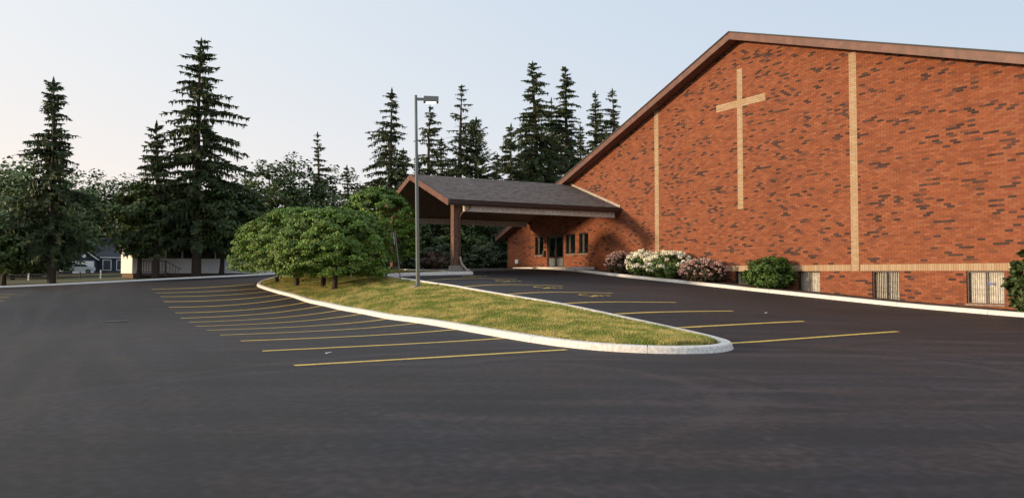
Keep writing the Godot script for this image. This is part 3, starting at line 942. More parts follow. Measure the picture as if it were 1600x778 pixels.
# ---------------------------------------------------------------- entrance canopy
func build_canopy() -> void:
	var can := thing("entrance_canopy", "gabled drive-through canopy on brick posts with grey-brown shingle roof, joined to the church", "canopy", Vector3.ZERO)
	var r0 := 44.0; var rh := 7.72; var k := 2.04 / 5.8
	var tf := 17.15
	var n := FastNoiseLite.new(); n.seed = 41; n.frequency = 0.5
	var slope := Vector2(5.8, 2.04).length()
	for side in [-1.0, 1.0]:
		var b := MB.new()
		var t1 := WALL - 0.02
		var e := P(r0 + side * 5.8, tf, rh - 2.04)
		var a := P(r0, tf, rh)
		b.slab([a, e, e - Vector3(0, 0.12, 0), a - Vector3(0, 0.12, 0)], Vector3(t1 - tf, 0, 0))
		var ro := part(can, "roof", b, M.roof_grey)
		# shingle tabs, each a thin lapped piece
		b = MB.new()
		var rows := int(slope / 0.145)
		var down := (e - a).normalized()
		var up := Vector3(0, 1, 0)
		up = (up - down * up.dot(down)).normalized()
		for i in rows:
			var p := a + down * (slope * i / rows)
			var w := down * (slope / rows * 1.04)
			var t := tf - 0.03 + (0.15 if i % 2 else 0.0)
			while t < t1:
				var x0 := maxf(t, tf - 0.03) - tf; var x1 := minf(t + 0.3, t1) - tf
				t += 0.3
				if x1 - x0 < 0.03: continue
				var f := 0.8 + 0.35 * n.get_noise_2d(t * 2.0, i * 1.5) + rng.randf_range(-0.22, 0.22)
				b.col = Color(0.39, 0.335, 0.305) * f
				var lo := up * 0.006; var hi_ := up * rng.randf_range(0.014, 0.022)
				var q0 := p + Vector3(x0, 0, 0); var q1 := p + Vector3(x1 - 0.006, 0, 0)
				b.quad(q0 + lo, q1 + lo, q1 + w + hi_, q0 + w + hi_)
				b.quad(q0 + w + hi_, q1 + w + hi_, q1 + w, q0 + w)
		part(ro, "shingles", b, M.shingle, "stuff")
		# sloping ceiling of boards
		b = MB.new()
		b.slab([a - Vector3(0, 0.28, 0), e - Vector3(0, 0.28, 0), e - Vector3(0, 0.32, 0), a - Vector3(0, 0.32, 0)], Vector3(t1 - tf - 0.05, 0, 0))
		var shift := Vector3(0.045, 0, 0)
		for i in b.v.size(): b.v[i] += shift
		part(can, "ceiling", b, M.ceiling)
		b = MB.new()
		b.slab([a + Vector3(0, -0.004, 0), e + Vector3(0, -0.004, 0), e - Vector3(0, 0.36, 0), a - Vector3(0, 0.36, 0)], Vector3(-0.04, 0, 0))
		part(can, "rake_board", b, M.fascia)
		# gutter
		b = MB.new()
		var gs: float = r0 + side * 5.86
		b.box(P(gs + 0.07, tf - 0.02, rh - 2.3), P(gs - 0.07, t1 - 0.05, rh - 2.06))
		part(can, "gutter", b, M.trim_dark)
		# beam
		b = MB.new()
		var bs: float = r0 + side * 5.52
		b.box(P(bs + 0.12, 18.21, 5.05), P(bs - 0.12, t1 - 0.3, 5.43))
		var nb := int((t1 - 0.3 - 18.31) / 0.2)
		for i in nb:
			b.box(P(bs + 0.125, 18.32 + i * 0.2, 5.06), P(bs - 0.125, 18.32 + i * 0.2 + 0.185, 5.425))
		part(can, "beam", b, M.beam)
		# soffit between gutter and beam
		b = MB.new()
		b.box(P(maxf(gs, bs), tf + 0.05, 5.435), P(minf(gs, bs), t1 - 0.05, 5.455))
		part(can, "soffit", b, M.soffit)
		# post of brick courses
		var po := holder(can, "post")
		tag(po, "square brick post on a concrete footing with a brown downpipe" if side < 0 else "square brick post at the back of the canopy")
		var pc := P(r0 + side * 5.0, 17.97, 0)
		var g0 := island_h(r0 + side * 5.0, 17.97)
		b = MB.new()
		b.box(Vector3(pc.x - 0.215, 1.9, pc.z - 0.215), Vector3(pc.x + 0.215, 5.05, pc.z + 0.215))
		b.box(Vector3(pc.x - 0.215, 5.05, pc.z - 0.215), Vector3(pc.x + 0.215, 5.43, pc.z + 0.215))
		part(po, "core", b, M.plinth)
		b = MB.new()
		var y := 1.99; var odd := false
		while y < 5.38:
			for fc in 4:
				var ax := Vector3(1, 0, 0).rotated(Vector3.UP, fc * PI / 2)
				var az := Vector3(0, 0, 1).rotated(Vector3.UP, fc * PI / 2)
				for j in 3:
					var x0: float = [[-0.23, -0.06], [-0.05, 0.13], [0.14, 0.23]][j][0]; var x1: float = [[-0.23, -0.06], [-0.05, 0.13], [0.14, 0.23]][j][1]
					if odd:
						var q := x0
						x0 = -x1; x1 = -q
					b.col = Color(0.25, 0.125, 0.09).lerp(Color(0.34, 0.19, 0.13), rng.randf()) * rng.randf_range(0.8, 1.15)
					var o := pc + az * 0.23
					var lo := o + ax * x0 + Vector3(0, y, 0); var hi_ := o + ax * x1 + Vector3(0, y + 0.084, 0)
					b.quad(lo, lo + ax * (x1 - x0), hi_, hi_ - ax * (x1 - x0))
					b.quad(lo, lo + Vector3(0, 0.084, 0), lo + Vector3(0, 0.084, 0) - az * 0.014, lo - az * 0.014)
					b.quad(hi_, hi_ - Vector3(0, 0.084, 0), hi_ - Vector3(0, 0.084, 0) - az * 0.014, hi_ - az * 0.014)
					b.quad(hi_, hi_ - ax * (x1 - x0), hi_ - ax * (x1 - x0) - az * 0.014, hi_ - az * 0.014)
			y += ROW
			odd = not odd
		part(po, "bricks", b, M.brick, "stuff")
		b = MB.new()
		b.slab([pc + Vector3(-0.34, g0 - 0.2, -0.3), pc + Vector3(0.34, g0 - 0.2, -0.3), pc + Vector3(0.3, 2.0, -0.3), pc + Vector3(-0.3, 2.0, -0.3)], Vector3(0, 0, 0.6))
		part(po, "footing", b, M.plinth)
	# downpipe on the near post
	var b2 := MB.new()
	b2.tube([P(38.14, 18.5, 5.43), P(38.2, 18.45, 5.25), P(38.62, 18.15, 4.95), P(38.71, 18.1, 4.7), P(38.71, 18.1, 2.1)], [0.05, 0.05, 0.05, 0.05, 0.05], 6)
	part(can, "downpipe", b2, M.trim_dark)
	b2 = MB.new()
	b2.tube([P(38.71, 18.1, 2.5), P(38.62, 18.16, 2.1), P(38.4, 18.36, 1.78), P(38.25, 18.5, 1.72)], [0.06, 0.06, 0.06, 0.06], 6)
	part(can, "downpipe_shoe", b2, M.flashing)
	# flashing where the roof meets the church wall
	b2 = MB.new()
	for side in [-1.0, 1.0]:
		b2.bar(P(r0, WALL - 0.03, rh + 0.07), P(r0 + side * 5.85, WALL - 0.03, rh - 2.04 + 0.07), 0.06, 0.16)
	part(can, "flashing", b2, M.flashing)
	# raised lettering on the beam, worn to pale strokes
	b2 = MB.new()
	var tx := 23.55
	for e in [[0.07, 0.20], [0.11, 0.13], [0.05, 0.16], [0.10, 0.15], [0.05, 0.15], [0.09, 0.2], [0.12, 0.14], [0.05, 0.2], [0.09, 0.16]]:
		b2.box(P(38.352, tx, 5.10), P(38.34, tx + e[0] * 0.4, 5.10 + e[1])); b2.box(P(38.352, tx + e[0] * 0.4, 5.10 + e[1] * 0.75), P(38.34, tx + e[0], 5.10 + e[1]))
		tx += e[0] + 0.045
	part(can, "lettering", b2, M.trim_white)

# ---------------------------------------------------------------- far side: pavilion, house, car, fences
# a photo column and row, met with the upright plane s = const: gives t and height there
func at_t(x: float, s: float) -> float:
	var a := (x - 800.0) / 1180.0; var th := deg_to_rad(29.0)
	return s * (a * cos(th) + sin(th)) / (cos(th) - a * sin(th))
func at_h(x: float, y: float, s: float) -> float:
	var th := deg_to_rad(29.0)
	return 1.6 + (426.0 - y) / 1180.0 * (at_t(x, s) * sin(th) + s * cos(th))

func build_street() -> void:
	# white sided building with its sunlit end
	var bl := thing("white_building", "long white sided building with a sunlit gable end and a dark window band", "building", P(63.0, 2.5, 1.05))
	bl.rotation_degrees.y = 4.5
	var W := 9.6; var D := 7.0
	var b := MB.new()
	b.box(Vector3(0.06, -0.3, -D + 0.06), Vector3(W - 0.06, 0.5, -0.06))
	part(bl, "foundation", b, mat(lin(0.20, 0.125, 0.075), 0.9, M.grain, 0.8))
	b = MB.new()
	b.box(Vector3(0.03, 0.5, -D + 0.03), Vector3(2.2, 2.35, -0.03)); b.box(Vector3(2.2, 0.5, -D + 0.03), Vector3(W - 0.03, 1.6, -0.03)); b.box(Vector3(2.2, 1.6, -D + 0.03), Vector3(W - 0.03, 2.35, -0.4))
	b.slab([Vector3(0.03, 2.35, -0.03), Vector3(0.03, 2.35, -D + 0.03), Vector3(0.03, 3.2, -D * 0.5)], Vector3(0.2, 0, 0))
	part(bl, "wall", b, M.white)
	for i in 6:
		b = MB.new()
		var y := 0.5 + i * 0.185
		b.slab([Vector3(1.2, y, 0.02), Vector3(1.2, y + 0.185, 0.0), Vector3(1.2, y + 0.185, -0.028), Vector3(1.2, y, -0.028)], Vector3(W - 1.2, 0, 0))
		part(bl, "siding_board", b, M.white)
	for i in 15:
		b = MB.new()
		var y := 0.5 + i * 0.185
		var z0 := 0.0; var z1 := -D
		if y > 2.3:
			var f := (y - 2.3) / 0.95
			z0 = -D * 0.5 * f; z1 = -D + D * 0.5 * f
		if z0 - z1 < 0.3: break
		b.slab([Vector3(-0.02, y, z0), Vector3(0.0, y + 0.185, z0), Vector3(0.028, y + 0.185, z0), Vector3(0.028, y, z0)], Vector3(0, 0, z1 - z0))
		part(bl, "siding_board", b, M.trim_white)
	for i in 6:
		var x := 2.25 + i * 1.22
		var win := holder(bl, "window")
		b = MB.new()
		b.box(Vector3(x, 1.6, -0.38), Vector3(x + 1.2, 2.33, -0.36))
		part(win, "pane", b, mat(lin(0.012, 0.014, 0.015), 0.25))
		b = MB.new()
		b.box(Vector3(x - 0.05, 1.602, -0.12), Vector3(x + 0.05, 2.33, -0.02))
		part(win, "mullion", b, M.trim_white)
	b = MB.new()
	b.box(Vector3(2.1, 1.58, -0.1), Vector3(W, 1.64, 0.05))
	part(bl, "sill", b, M.trim_white)
	b = MB.new()
	for e in [[0.35, 0.0], [-D - 0.35, 0.0]]:
		b.slab([Vector3(-0.25, 2.28, e[0]), Vector3(-0.25, 3.28, -D * 0.5), Vector3(-0.25, 3.4, -D * 0.5), Vector3(-0.25, 2.4, e[0])], Vector3(W + 0.5, 0, 0))
	part(bl, "roof", b, M.roof_grey)
	b = MB.new()
	b.box(Vector3(W - 0.02, 0.0, 0.0), Vector3(W + 0.14, 1.7, 0.14))
	part(bl, "corner_post", b, M.white)
	var gd := holder(bl, "garage_door")
	for i in 4:
		b = MB.new()
		b.box(Vector3(W + 0.2, 0.1 + i * 0.42, -0.3), Vector3(W + 3.0, 0.1 + i * 0.42 + 0.40, -0.24))
		part(gd, "door_panel", b, M.white)
	b = MB.new()
	b.box(Vector3(W + 0.15, -0.2, -3.0), Vector3(W + 3.4, 2.2, -0.32))
	part(bl, "annex", b, M.white)
	# deck
	var dk := thing("porch_deck", "small grey wooden deck with a baluster railing beside the white building", "deck", P(62.4, 2.7, 1.0))
	dk.rotation_degrees.y = 4.5
	b = MB.new()
	for i in 9: b.box(Vector3(0.1, 0.5, -0.55 + i * 0.15), Vector3(2.0, 0.56, -0.55 + i * 0.15 + 0.135))
	b.box(Vector3(0.1, 0.36, 0.74), Vector3(2.0, 0.5, 0.79))
	part(dk, "platform", b, M.wood)
	for x in [0.14, 1.05, 1.94]:
		b = MB.new()
		b.box(Vector3(x - 0.045, -0.2, 0.66), Vector3(x + 0.045, 1.5, 0.75))
		part(dk, "post", b, M.wood)
	b = MB.new()
	b.box(Vector3(0.1, 1.42, 0.64), Vector3(2.0, 1.48, 0.77)); b.box(Vector3(0.1, 0.62, 0.68), Vector3(2.0, 0.67, 0.73))
	b.bar(Vector3(2.0, 1.42, 0.7), Vector3(3.0, 0.85, 0.7), 0.06, 0.06); b.bar(Vector3(2.0, 0.62, 0.7), Vector3(3.0, 0.1, 0.7), 0.06, 0.06)
	part(dk, "rail", b, M.wood)
	for i in 10:
		b = MB.new()
		var x := 0.24 + i * 0.18
		b.box(Vector3(x, 0.67, 0.69), Vector3(x + 0.035, 1.42, 0.725))
		part(dk, "baluster", b, M.wood)
	for i in 4:
		b = MB.new()
		var x := 2.2 + i * 0.2
		b.box(Vector3(x, 0.52 - i * 0.104, 0.69), Vector3(x + 0.035, 1.3 - i * 0.114, 0.725))
		part(dk, "baluster", b, M.wood)
	for i in 3:
		b = MB.new()
		b.box(Vector3(2.0 + i * 0.3, 0.34 - i * 0.16, -0.5), Vector3(2.3 + i * 0.3, 0.38 - i * 0.16, 0.7))
		part(dk, "step", b, M.wood)

	# navy house across the street
	var gz := 1.45
	var hs := thing("navy_house", "navy blue house with white trimmed garage gable and grey roofs across the street", "house", P(135, -1.4, gz))
	b = MB.new()
	b.box(Vector3(-3.3, -0.4, -8), Vector3(1.75, 2.1, 0)); b.slab([Vector3(-2.6, 2.1, 0), Vector3(1.75, 2.1, 0), Vector3(0, 3.5, 0)], Vector3(0, 0, -0.3))
	b.box(Vector3(1.75, -0.4, -14), Vector3(11, 2.9, -5.5))
	part(hs, "wall", b, M.navy)
	b = MB.new()
	b.slab([Vector3(0, 3.72, 0.25), Vector3(2.1, 2.15, 0.25), Vector3(2.1, 2.0, 0.25), Vector3(0, 3.5, 0.25)], Vector3(0, 0, -0.1))
	b.slab([Vector3(0, 3.72, 0.25), Vector3(0, 3.5, 0.25), Vector3(-3.9, 1.35, 0.25), Vector3(-3.9, 1.5, 0.25)], Vector3(0, 0, -0.1))
	b.box(Vector3(2.2, 2.55, -5.3), Vector3(11, 2.75, -5.2))
	part(hs, "trim", b, M.trim_white)
	b = MB.new()
	b.slab([Vector3(0, 3.76, 0.2), Vector3(2.2, 2.14, 0.2), Vector3(2.2, 2.24, 0.2), Vector3(0, 3.86, 0.2)], Vector3(0, 0, -8))
	b.slab([Vector3(0, 3.76, 0.2), Vector3(0, 3.86, 0.2), Vector3(-3.9, 1.6, 0.2), Vector3(-3.9, 1.5, 0.2)], Vector3(0, 0, -8))
	b.slab([Vector3(1.6, 2.7, -5.2), Vector3(11.2, 2.7, -5.2), Vector3(10.5, 6.0, -9.8), Vector3(2.2, 6.0, -9.8)], Vector3(0, 0.12, 0))
	b.slab([Vector3(-4, 3.0, -9), Vector3(2.2, 3.0, -9), Vector3(1.2, 5.6, -12), Vector3(-1.0, 5.6, -12)], Vector3(0, 0.1, 0))
	b.slab([Vector3(-1.9, 4.0, -6.2), Vector3(0.4, 5.0, -6.2), Vector3(2.5, 4.0, -6.2)], Vector3(0, 0, -0.4))
	part(hs, "roof", b, M.roof_grey)
	b = MB.new()
	b.slab([Vector3(-1.3, 3.6, -5.9), Vector3(2.1, 3.6, -5.9), Vector3(0.5, 4.8, -5.9)], Vector3(0, 0, -0.2)); b.box(Vector3(-0.4, 4.6, -7.2), Vector3(0.6, 5.7, -6.6))
	part(hs, "brick_gable", b, mat(lin(0.13, 0.085, 0.06), 0.9, M.grain, 0.7))
	b = MB.new()
	b.box(Vector3(-1.5, 0, 0.02), Vector3(1.4, 1.95, 0.08))
	var gdoor := part(hs, "garage_door", b, M.trim_white)
	for i in 4:
		b = MB.new()
		b.box(Vector3(-1.4, 0.04 + i * 0.46, 0.082), Vector3(1.3, 0.46 + i * 0.46, 0.11))
		part(gdoor, "door_panel", b, M.white)
	for x in [2.6, 4.6]:
		b = MB.new()
		b.box(Vector3(x, 0.5, -5.48), Vector3(x + 1.3, 2.3, -5.4))
		var wn := part(hs, "window", b, M.trim_white)
		b = MB.new()
		b.box(Vector3(x + 0.12, 0.62, -5.395), Vector3(x + 1.18, 2.18, -5.38))
		part(wn, "pane", b, mat(lin(0.05, 0.06, 0.07), 0.2))
	b = MB.new()
	b.tube([Vector3(0, 2.75, 0.0), Vector3(0, 2.75, 0.08)], [0.28, 0.28], 12)
	part(hs, "gable_vent", b, M.trim_white)

	# sedan
	var car := thing("sedan_car", "silver white sedan parked in front of the navy house", "car", P(123.0, -2.05, 1.45))
	car_parts(car)

	# split rail fence
	var fe := thing("split_rail_fence", "low grey split rail fence along the verge", "fence", P(72, -9.0, 1.05))
	var px := [-9.0, -6.6, -4.6, -2.6, -1.0, 0.5, 2.4]
	for i in px.size():
		b = MB.new()
		var x: float = px[i] + 9.0
		var y0 := lawn(72, px[i]) - 1.05
		b.tube([Vector3(x, y0 - 0.2, 0), Vector3(x, y0 + 0.62 + 0.08 * (i % 2), 0)], [0.07, 0.06], 6)
		part(fe, "post", b, M.white if i in [2, 5] else M.wood)
		if i < px.size() - 1:
			var x1: float = px[i + 1] + 9.0
			var y1 := lawn(72, px[i + 1]) - 1.05
			for h in [0.22, 0.46]:
				b = MB.new()
				b.tube([Vector3(x, y0 + h, 0), Vector3((x + x1) * 0.5, (y0 + y1) * 0.5 + h + rng.randf_range(-0.04, 0.03), 0.02), Vector3(x1, y1 + h, 0)], [0.045, 0.05, 0.045], 5)
				part(fe, "rail", b, M.wood)
	# white pickets glimpsed behind the maples
	var pk := thing("picket_fence", "white picket fence behind the maples", "fence", P(60, 16.2, lawn(60, 16.2)))
	for i in 26:
		b = MB.new()
		b.box(Vector3(i * 0.16, -0.1, 0), Vector3(i * 0.16 + 0.11, 0.85 + 0.03 * (i % 3), 0.02))
		part(pk, "picket", b, M.white)
	for h in [0.2, 0.65]:
		b = MB.new()
		b.box(Vector3(0, h, -0.05), Vector3(4.2, h + 0.08, -0.005))
		part(pk, "rail", b, M.white)
	# utility pole and wires
	var up := thing("utility_pole", "grey wooden utility pole rising among the trees", "utility pole", P(100, at_t(37, 100), lawn(100, -7)))
	var top := at_h(37, 310, 100) - lawn(100, -7)
	b = MB.new()
	b.tube([Vector3.ZERO, Vector3(0, top, 0)], [0.17, 0.12], 8)
	part(up, "pole", b, mat(lin(0.42, 0.39, 0.36), 0.9, M.grain, 0.8))
	b = MB.new()
	b.box(Vector3(-0.9, top - 0.5, -0.06), Vector3(0.9, top - 0.38, 0.06))
	part(up, "crossarm", b, M.wood)
	for h in [0.4, 1.3]:
		b = MB.new()
		var p0 := Vector3(0.1, top - h, 0); var p1 := P(112, 30, 9.0 - h * 0.3) - up.position
		var pts := []; var rr := []
		for i in 13:
			var f := i / 12.0
			pts.append(p0.lerp(p1, f) - Vector3(0, 1.4 * sin(PI * f), 0)); rr.append(0.022)
		b.tube(pts, rr, 4)
		part(up, "wire", b, M.metal_dark)

func car_parts(car: Node3D) -> void:
	var L := 4.4
	var side := [[-2.2, 0.35], [-2.22, 0.62], [-2.1, 0.78], [-1.2, 0.92], [-0.75, 0.96], [1.35, 0.98], [2.0, 0.95], [2.2, 0.8], [2.22, 0.45], [2.1, 0.3], [-2.0, 0.28]]
	var b := MB.new()
	# sections across the width so the flanks bulge
	var zs := [[-0.86, 0.94], [-0.6, 1.0], [0.6, 1.0], [0.86, 0.94]]
	for i in zs.size() - 1:
		for k in side.size():
			var p: Array = side[k]; var q: Array = side[(k + 1) % side.size()]
			b.quad(Vector3(p[0] * zs[i][1], p[1] * (0.9 + 0.1 * zs[i][1]), zs[i][0]), Vector3(q[0] * zs[i][1], q[1] * (0.9 + 0.1 * zs[i][1]), zs[i][0]), Vector3(q[0] * zs[i + 1][1], q[1] * (0.9 + 0.1 * zs[i + 1][1]), zs[i + 1][0]), Vector3(p[0] * zs[i + 1][1], p[1] * (0.9 + 0.1 * zs[i + 1][1]), zs[i + 1][0]))
	for e in [0, 3]:
		for k in range(1, side.size() - 1):
			var o := [side[0], side[k], side[k + 1]]
			b.tri(Vector3(o[0][0] * 0.94, o[0][1], zs[e][0]), Vector3(o[1][0] * 0.94, o[1][1], zs[e][0]), Vector3(o[2][0] * 0.94, o[2][1], zs[e][0]))
	part(car, "body", b, M.car_paint)
	var roof := [[-1.05, 0.94], [-0.3, 1.36], [0.1, 1.43], [0.75, 1.41], [1.75, 0.97]]
	b = MB.new()
	for k in roof.size() - 1:
		var p: Array = roof[k]; var q: Array = roof[k + 1]
		var wp: float = 0.78 - 0.3 * (p[1] - 0.94); var wq: float = 0.78 - 0.3 * (q[1] - 0.94)
		b.quad(Vector3(p[0], p[1], -wp), Vector3(q[0], q[1], -wq), Vector3(q[0], q[1], wq), Vector3(p[0], p[1], wp))
		for z in [-1.0, 1.0]:
			b.quad(Vector3(p[0], 0.93, 0.78 * z), Vector3(p[0], p[1], wp * z), Vector3(q[0], q[1], wq * z), Vector3(q[0], 0.93, 0.78 * z))
	part(car, "cabin", b, M.car_paint)
	for e in [[-0.72, -0.22, 0.32, 0.34], [0.4, 0.36, 1.3, 0.95]]:
		for z in [-1.0, 1.0]:
			b = MB.new()
			var x0: float = e[0]; var x1: float = e[1]; var x2: float = e[2]; var x3: float = e[3]
			b.quad(Vector3(x0, 1.0, 0.79 * z), Vector3(x1, 1.33, 0.69 * z), Vector3(x3, 1.34 if x3 < 0.6 else 1.3, 0.69 * z), Vector3(x2, 1.0, 0.79 * z))
			part(car, "side_window", b, mat(lin(0.01, 0.012, 0.014), 0.15))
	b = MB.new()
	b.quad(Vector3(-1.02, 0.99, -0.68), Vector3(-0.36, 1.35, -0.6), Vector3(-0.36, 1.35, 0.6), Vector3(-1.02, 0.99, 0.68))
	part(car, "windscreen", b, mat(lin(0.01, 0.012, 0.014), 0.15))
	for x in [-1.35, 1.32]:
		for z in [-1.0, 1.0]:
			var wh := holder(car, "wheel")
			b = MB.new()
			b.tube([Vector3(x, 0.32, 0.7 * z), Vector3(x, 0.32, 0.9 * z)], [0.32, 0.32], 16)
			part(wh, "tyre", b, M.rubber)
			b = MB.new()
			b.tube([Vector3(x, 0.32, 0.89 * z), Vector3(x, 0.32, 0.915 * z)], [0.2, 0.18], 12)
			part(wh, "rim", b, M.steel)
	for z in [-0.6, 0.6]:
		b = MB.new()
		b.box(Vector3(-2.23, 0.62, z - 0.16), Vector3(-2.1, 0.74, z + 0.16))
		part(car, "headlight", b, M.trim_white)

# ---------------------------------------------------------------- things on the lot
func build_lot_things() -> void:
	# lamp post, leaning slightly
	var s := 30.6; var t := 12.3
	var z := island_h(s, t)
	var lp := thing("lamp_post", "tall grey square lamp post with one lit box lamp on the grass island", "lamp post", P(s, t, z))
	var b := MB.new()
	b.box(Vector3(-0.28, -0.3, -0.28), Vector3(0.28, 0.06, 0.28))
	part(lp, "base", b, M.plinth)
	var top := Vector3(-0.16, 8.35, 0.06)
	b = MB.new()
	var w0 := 0.068; var w1 := 0.045
	var lo := Vector3(0, 0.06, 0)
	var cs := [Vector3(-1, 0, -1), Vector3(1, 0, -1), Vector3(1, 0, 1), Vector3(-1, 0, 1)]
	for i in 4:
		var p: Vector3 = cs[i]; var q: Vector3 = cs[(i + 1) % 4]
		b.quad(lo + p * w0, top + p * w1, top + q * w1, lo + q * w0)
	b.quad(top + cs[0] * w1, top + cs[1] * w1, top + cs[2] * w1, top + cs[3] * w1)
	part(lp, "pole", b, M.steel)
	b = MB.new()
	b.box(Vector3(-0.12, 0.06, -0.12), Vector3(0.12, 0.09, 0.12))
	for i in 4: b.tube([cs[i] * 0.1 + Vector3(0, 0.09, 0), cs[i] * 0.1 + Vector3(0, 0.14, 0)], [0.015, 0.015], 6)
	part(lp, "base_plate", b, M.steel)
	b = MB.new()
	b.box(Vector3(-0.045, 0.75, 0.075), Vector3(0.045, 0.98, 0.088))
	part(lp, "hand_hole_cover", b, M.steel)
	var dir := Vector3(0.94, 0, 0.34).normalized()
	var side := Vector3(-dir.z, 0, dir.x)
	b = MB.new()
	b.bar(top + Vector3(0, -0.17, 0), top + Vector3(0, -0.17, 0) + dir * 0.34, 0.09, 0.11)
	part(lp, "arm", b, M.steel)
	var head := part(lp, "lamp_head", lamp_box(top, dir, side), M.steel)
	b = MB.new()
	var c := top + Vector3(0, -0.30, 0) + dir * 0.66
	b.slab([c - dir * 0.22 - side * 0.15, c + dir * 0.22 - side * 0.15, c + dir * 0.22 + side * 0.15, c - dir * 0.22 + side * 0.15], Vector3(0, -0.02, 0))
	# domed lens hanging just under the box
	b.slab([c - dir * 0.14 - side * 0.1 + Vector3(0, -0.02, 0), c + dir * 0.14 - side * 0.1 + Vector3(0, -0.02, 0), c + dir * 0.14 + side * 0.1 + Vector3(0, -0.02, 0), c - dir * 0.14 + side * 0.1 + Vector3(0, -0.02, 0)], Vector3(0, -0.025, 0))
	part(head, "lamp_lens", b, M.lens)
	var sp := SpotLight3D.new()
	sp.name = "lamp_light"
	sp.light_energy = 1.5
	sp.light_color = Color(1.0, 0.96, 0.88)
	sp.light_size = 0.2
	sp.spot_angle = 65.0
	sp.spot_range = 30.0
	sp.spot_attenuation = 2.0
	sp.shadow_enabled = true
	lp.add_child(sp)
	sp.position = c + Vector3(0, -0.08, 0)
	sp.rotation_degrees = Vector3(-90, 0, 0)

	# street sign seen edge on, leaning
	var ss := 34.6; var st := 13.02
	var sg := thing("sign_post", "leaning grey sign post with a white parking sign seen edge on", "sign", P(ss, st, island_h(ss, st)))
	b = MB.new()
	b.bar(Vector3(0.02, -0.3, 0), Vector3(-0.34, 2.4, 0.05), 0.05, 0.035, Vector3(0, 0, 1))
	part(sg, "post", b, M.steel)
	b = MB.new()
	var n := Vector3(0.93, 0.02, 0.37).normalized(); var wv := Vector3(-0.37, 0, 0.93) * 0.17
	var o := Vector3(-0.36, 2.0, 0.05)
	b.slab([o - wv - Vector3(0, 0.28, 0), o + wv - Vector3(-0.02, 0.28, 0), o + wv + Vector3(-0.06, 0.3, 0), o - wv + Vector3(-0.06, 0.3, 0)], n * 0.012)
	part(sg, "panel", b, M.white)
	b = MB.new()
	b.slab([o - wv * 0.5 - n * 0.02 - Vector3(0, 0.05, 0), o + wv * 0.1 - n * 0.02 - Vector3(0, 0.05, 0), o + wv * 0.1 - n * 0.02 + Vector3(0, 0.12, 0), o - wv * 0.5 - n * 0.02 + Vector3(0, 0.12, 0)], n * 0.01)
	part(sg, "plate", b, M.trim_white)
	# short stake at the kerb corner
	var sk := thing("marker_stake", "thin short grey stake in the grass at the kerb corner", "stake", P(38.0, 12.55, island_h(38.0, 12.55)))
	b = MB.new()
	b.tube([Vector3(0.05, -0.2, 0), Vector3(-0.12, 0.75, 0)], [0.018, 0.018], 6)
	part(sk, "stake", b, M.steel)
	# specks of litter on the asphalt
	for e in [[14.9, 4.1, 0.06], [17.9, 19.6, 0.05]]:
		b = MB.new()
		var y := g(e[0], e[1]) + 0.012
		var q: float = e[2]
		b.slab([Vector3(-q, 0, -q * 0.4), Vector3(q, 0.015, -q * 0.5), Vector3(q * 0.9, 0.02, q * 0.4), Vector3(-q * 0.7, 0.005, q * 0.5)], Vector3(0, -0.008, 0))
		var l := part(self, "paper_scrap", b, M.trim_white)
		l.position = P(e[0], e[1], y)
		tag(l, ["crumpled paper scrap by the first stall line beside the island", "pale scrap beyond the end of an accessible stall line", "tiny pale scrap alone on the open asphalt", "smallest pale speck lying on tyre marks"][[14.9, 17.7, 9.2, 8.0].find(e[0])], "litter", "scraps on the asphalt")

func lamp_box(top: Vector3, dir: Vector3, side: Vector3) -> MB:
	var b := MB.new()
	var c := top + Vector3(0, -0.17, 0) + dir * 0.66
	b.slab([c - dir * 0.32 - side * 0.2 - Vector3(0, 0.13, 0), c + dir * 0.32 - side * 0.2 - Vector3(0, 0.13, 0), c + dir * 0.32 + side * 0.2 - Vector3(0, 0.13, 0), c - dir * 0.32 + side * 0.2 - Vector3(0, 0.13, 0)], Vector3(0, 0.24, 0))
	return b

# ---------------------------------------------------------------- plants
func leaf_at(b: MB, p: Vector3, nrm: Vector3, size: float) -> void:
	var a := nrm.cross(Vector3(rng.randf_range(-1, 1), rng.randf_range(-1, 1), rng.randf_range(-1, 1))).normalized()
	var c := nrm.cross(a).normalized()
	var w := size * 0.36
	b.quad(p - a * size * 0.5, p + c * w, p + a * size * 0.5 - nrm * size * 0.12, p - c * w)

func rand_dir() -> Vector3:
	var z := rng.randf_range(-1, 1); var a := rng.randf() * TAU; var r := sqrt(1 - z * z)
	return Vector3(r * cos(a), z, r * sin(a))

# leaves clustered on lumpy clumps that fill an ellipsoid dome
func foliage(R: float, h0: float, h1: float, clumps: int, per: int, size: float, c0: Color, c1: Color, flat := 0.35, fill := 0.45) -> MB:
	var b := MB.new()
	var n := FastNoiseLite.new(); n.seed = rng.randi() % 1000; n.frequency = 0.9
	var cy := lerpf(h0, h1, flat)
	for k in clumps:
		var d := rand_dir()
		var rad := 1.0 + 0.35 * n.get_noise_3dv(d * 1.7)
		var f := lerpf(fill, 1.0, sqrt(rng.randf())) * rad
		var p := Vector3(d.x * R * f, cy + (d.y * (h1 - cy) if d.y > 0 else d.y * (cy - h0)) * f, d.z * R * f)
		var cr := R * rng.randf_range(0.12, 0.24)
		var tone := rng.randf_range(0.7, 1.25)
		var out := (p - Vector3(0, cy - (h1 - h0) * 0.3, 0)).normalized()
		for j in per:
			var e := rand_dir()
			var lp := p + Vector3(e.x, e.y * 0.6, e.z) * cr * pow(rng.randf(), 0.4)
			b.col = c0.lerp(c1, rng.randf()) * tone * rng.randf_range(0.8, 1.2)
			leaf_at(b, lp, (out * 0.7 + Vector3(0, 0.35, 0) + rand_dir() * 0.75).normalized(), size * rng.randf_range(0.7, 1.3))
	return b

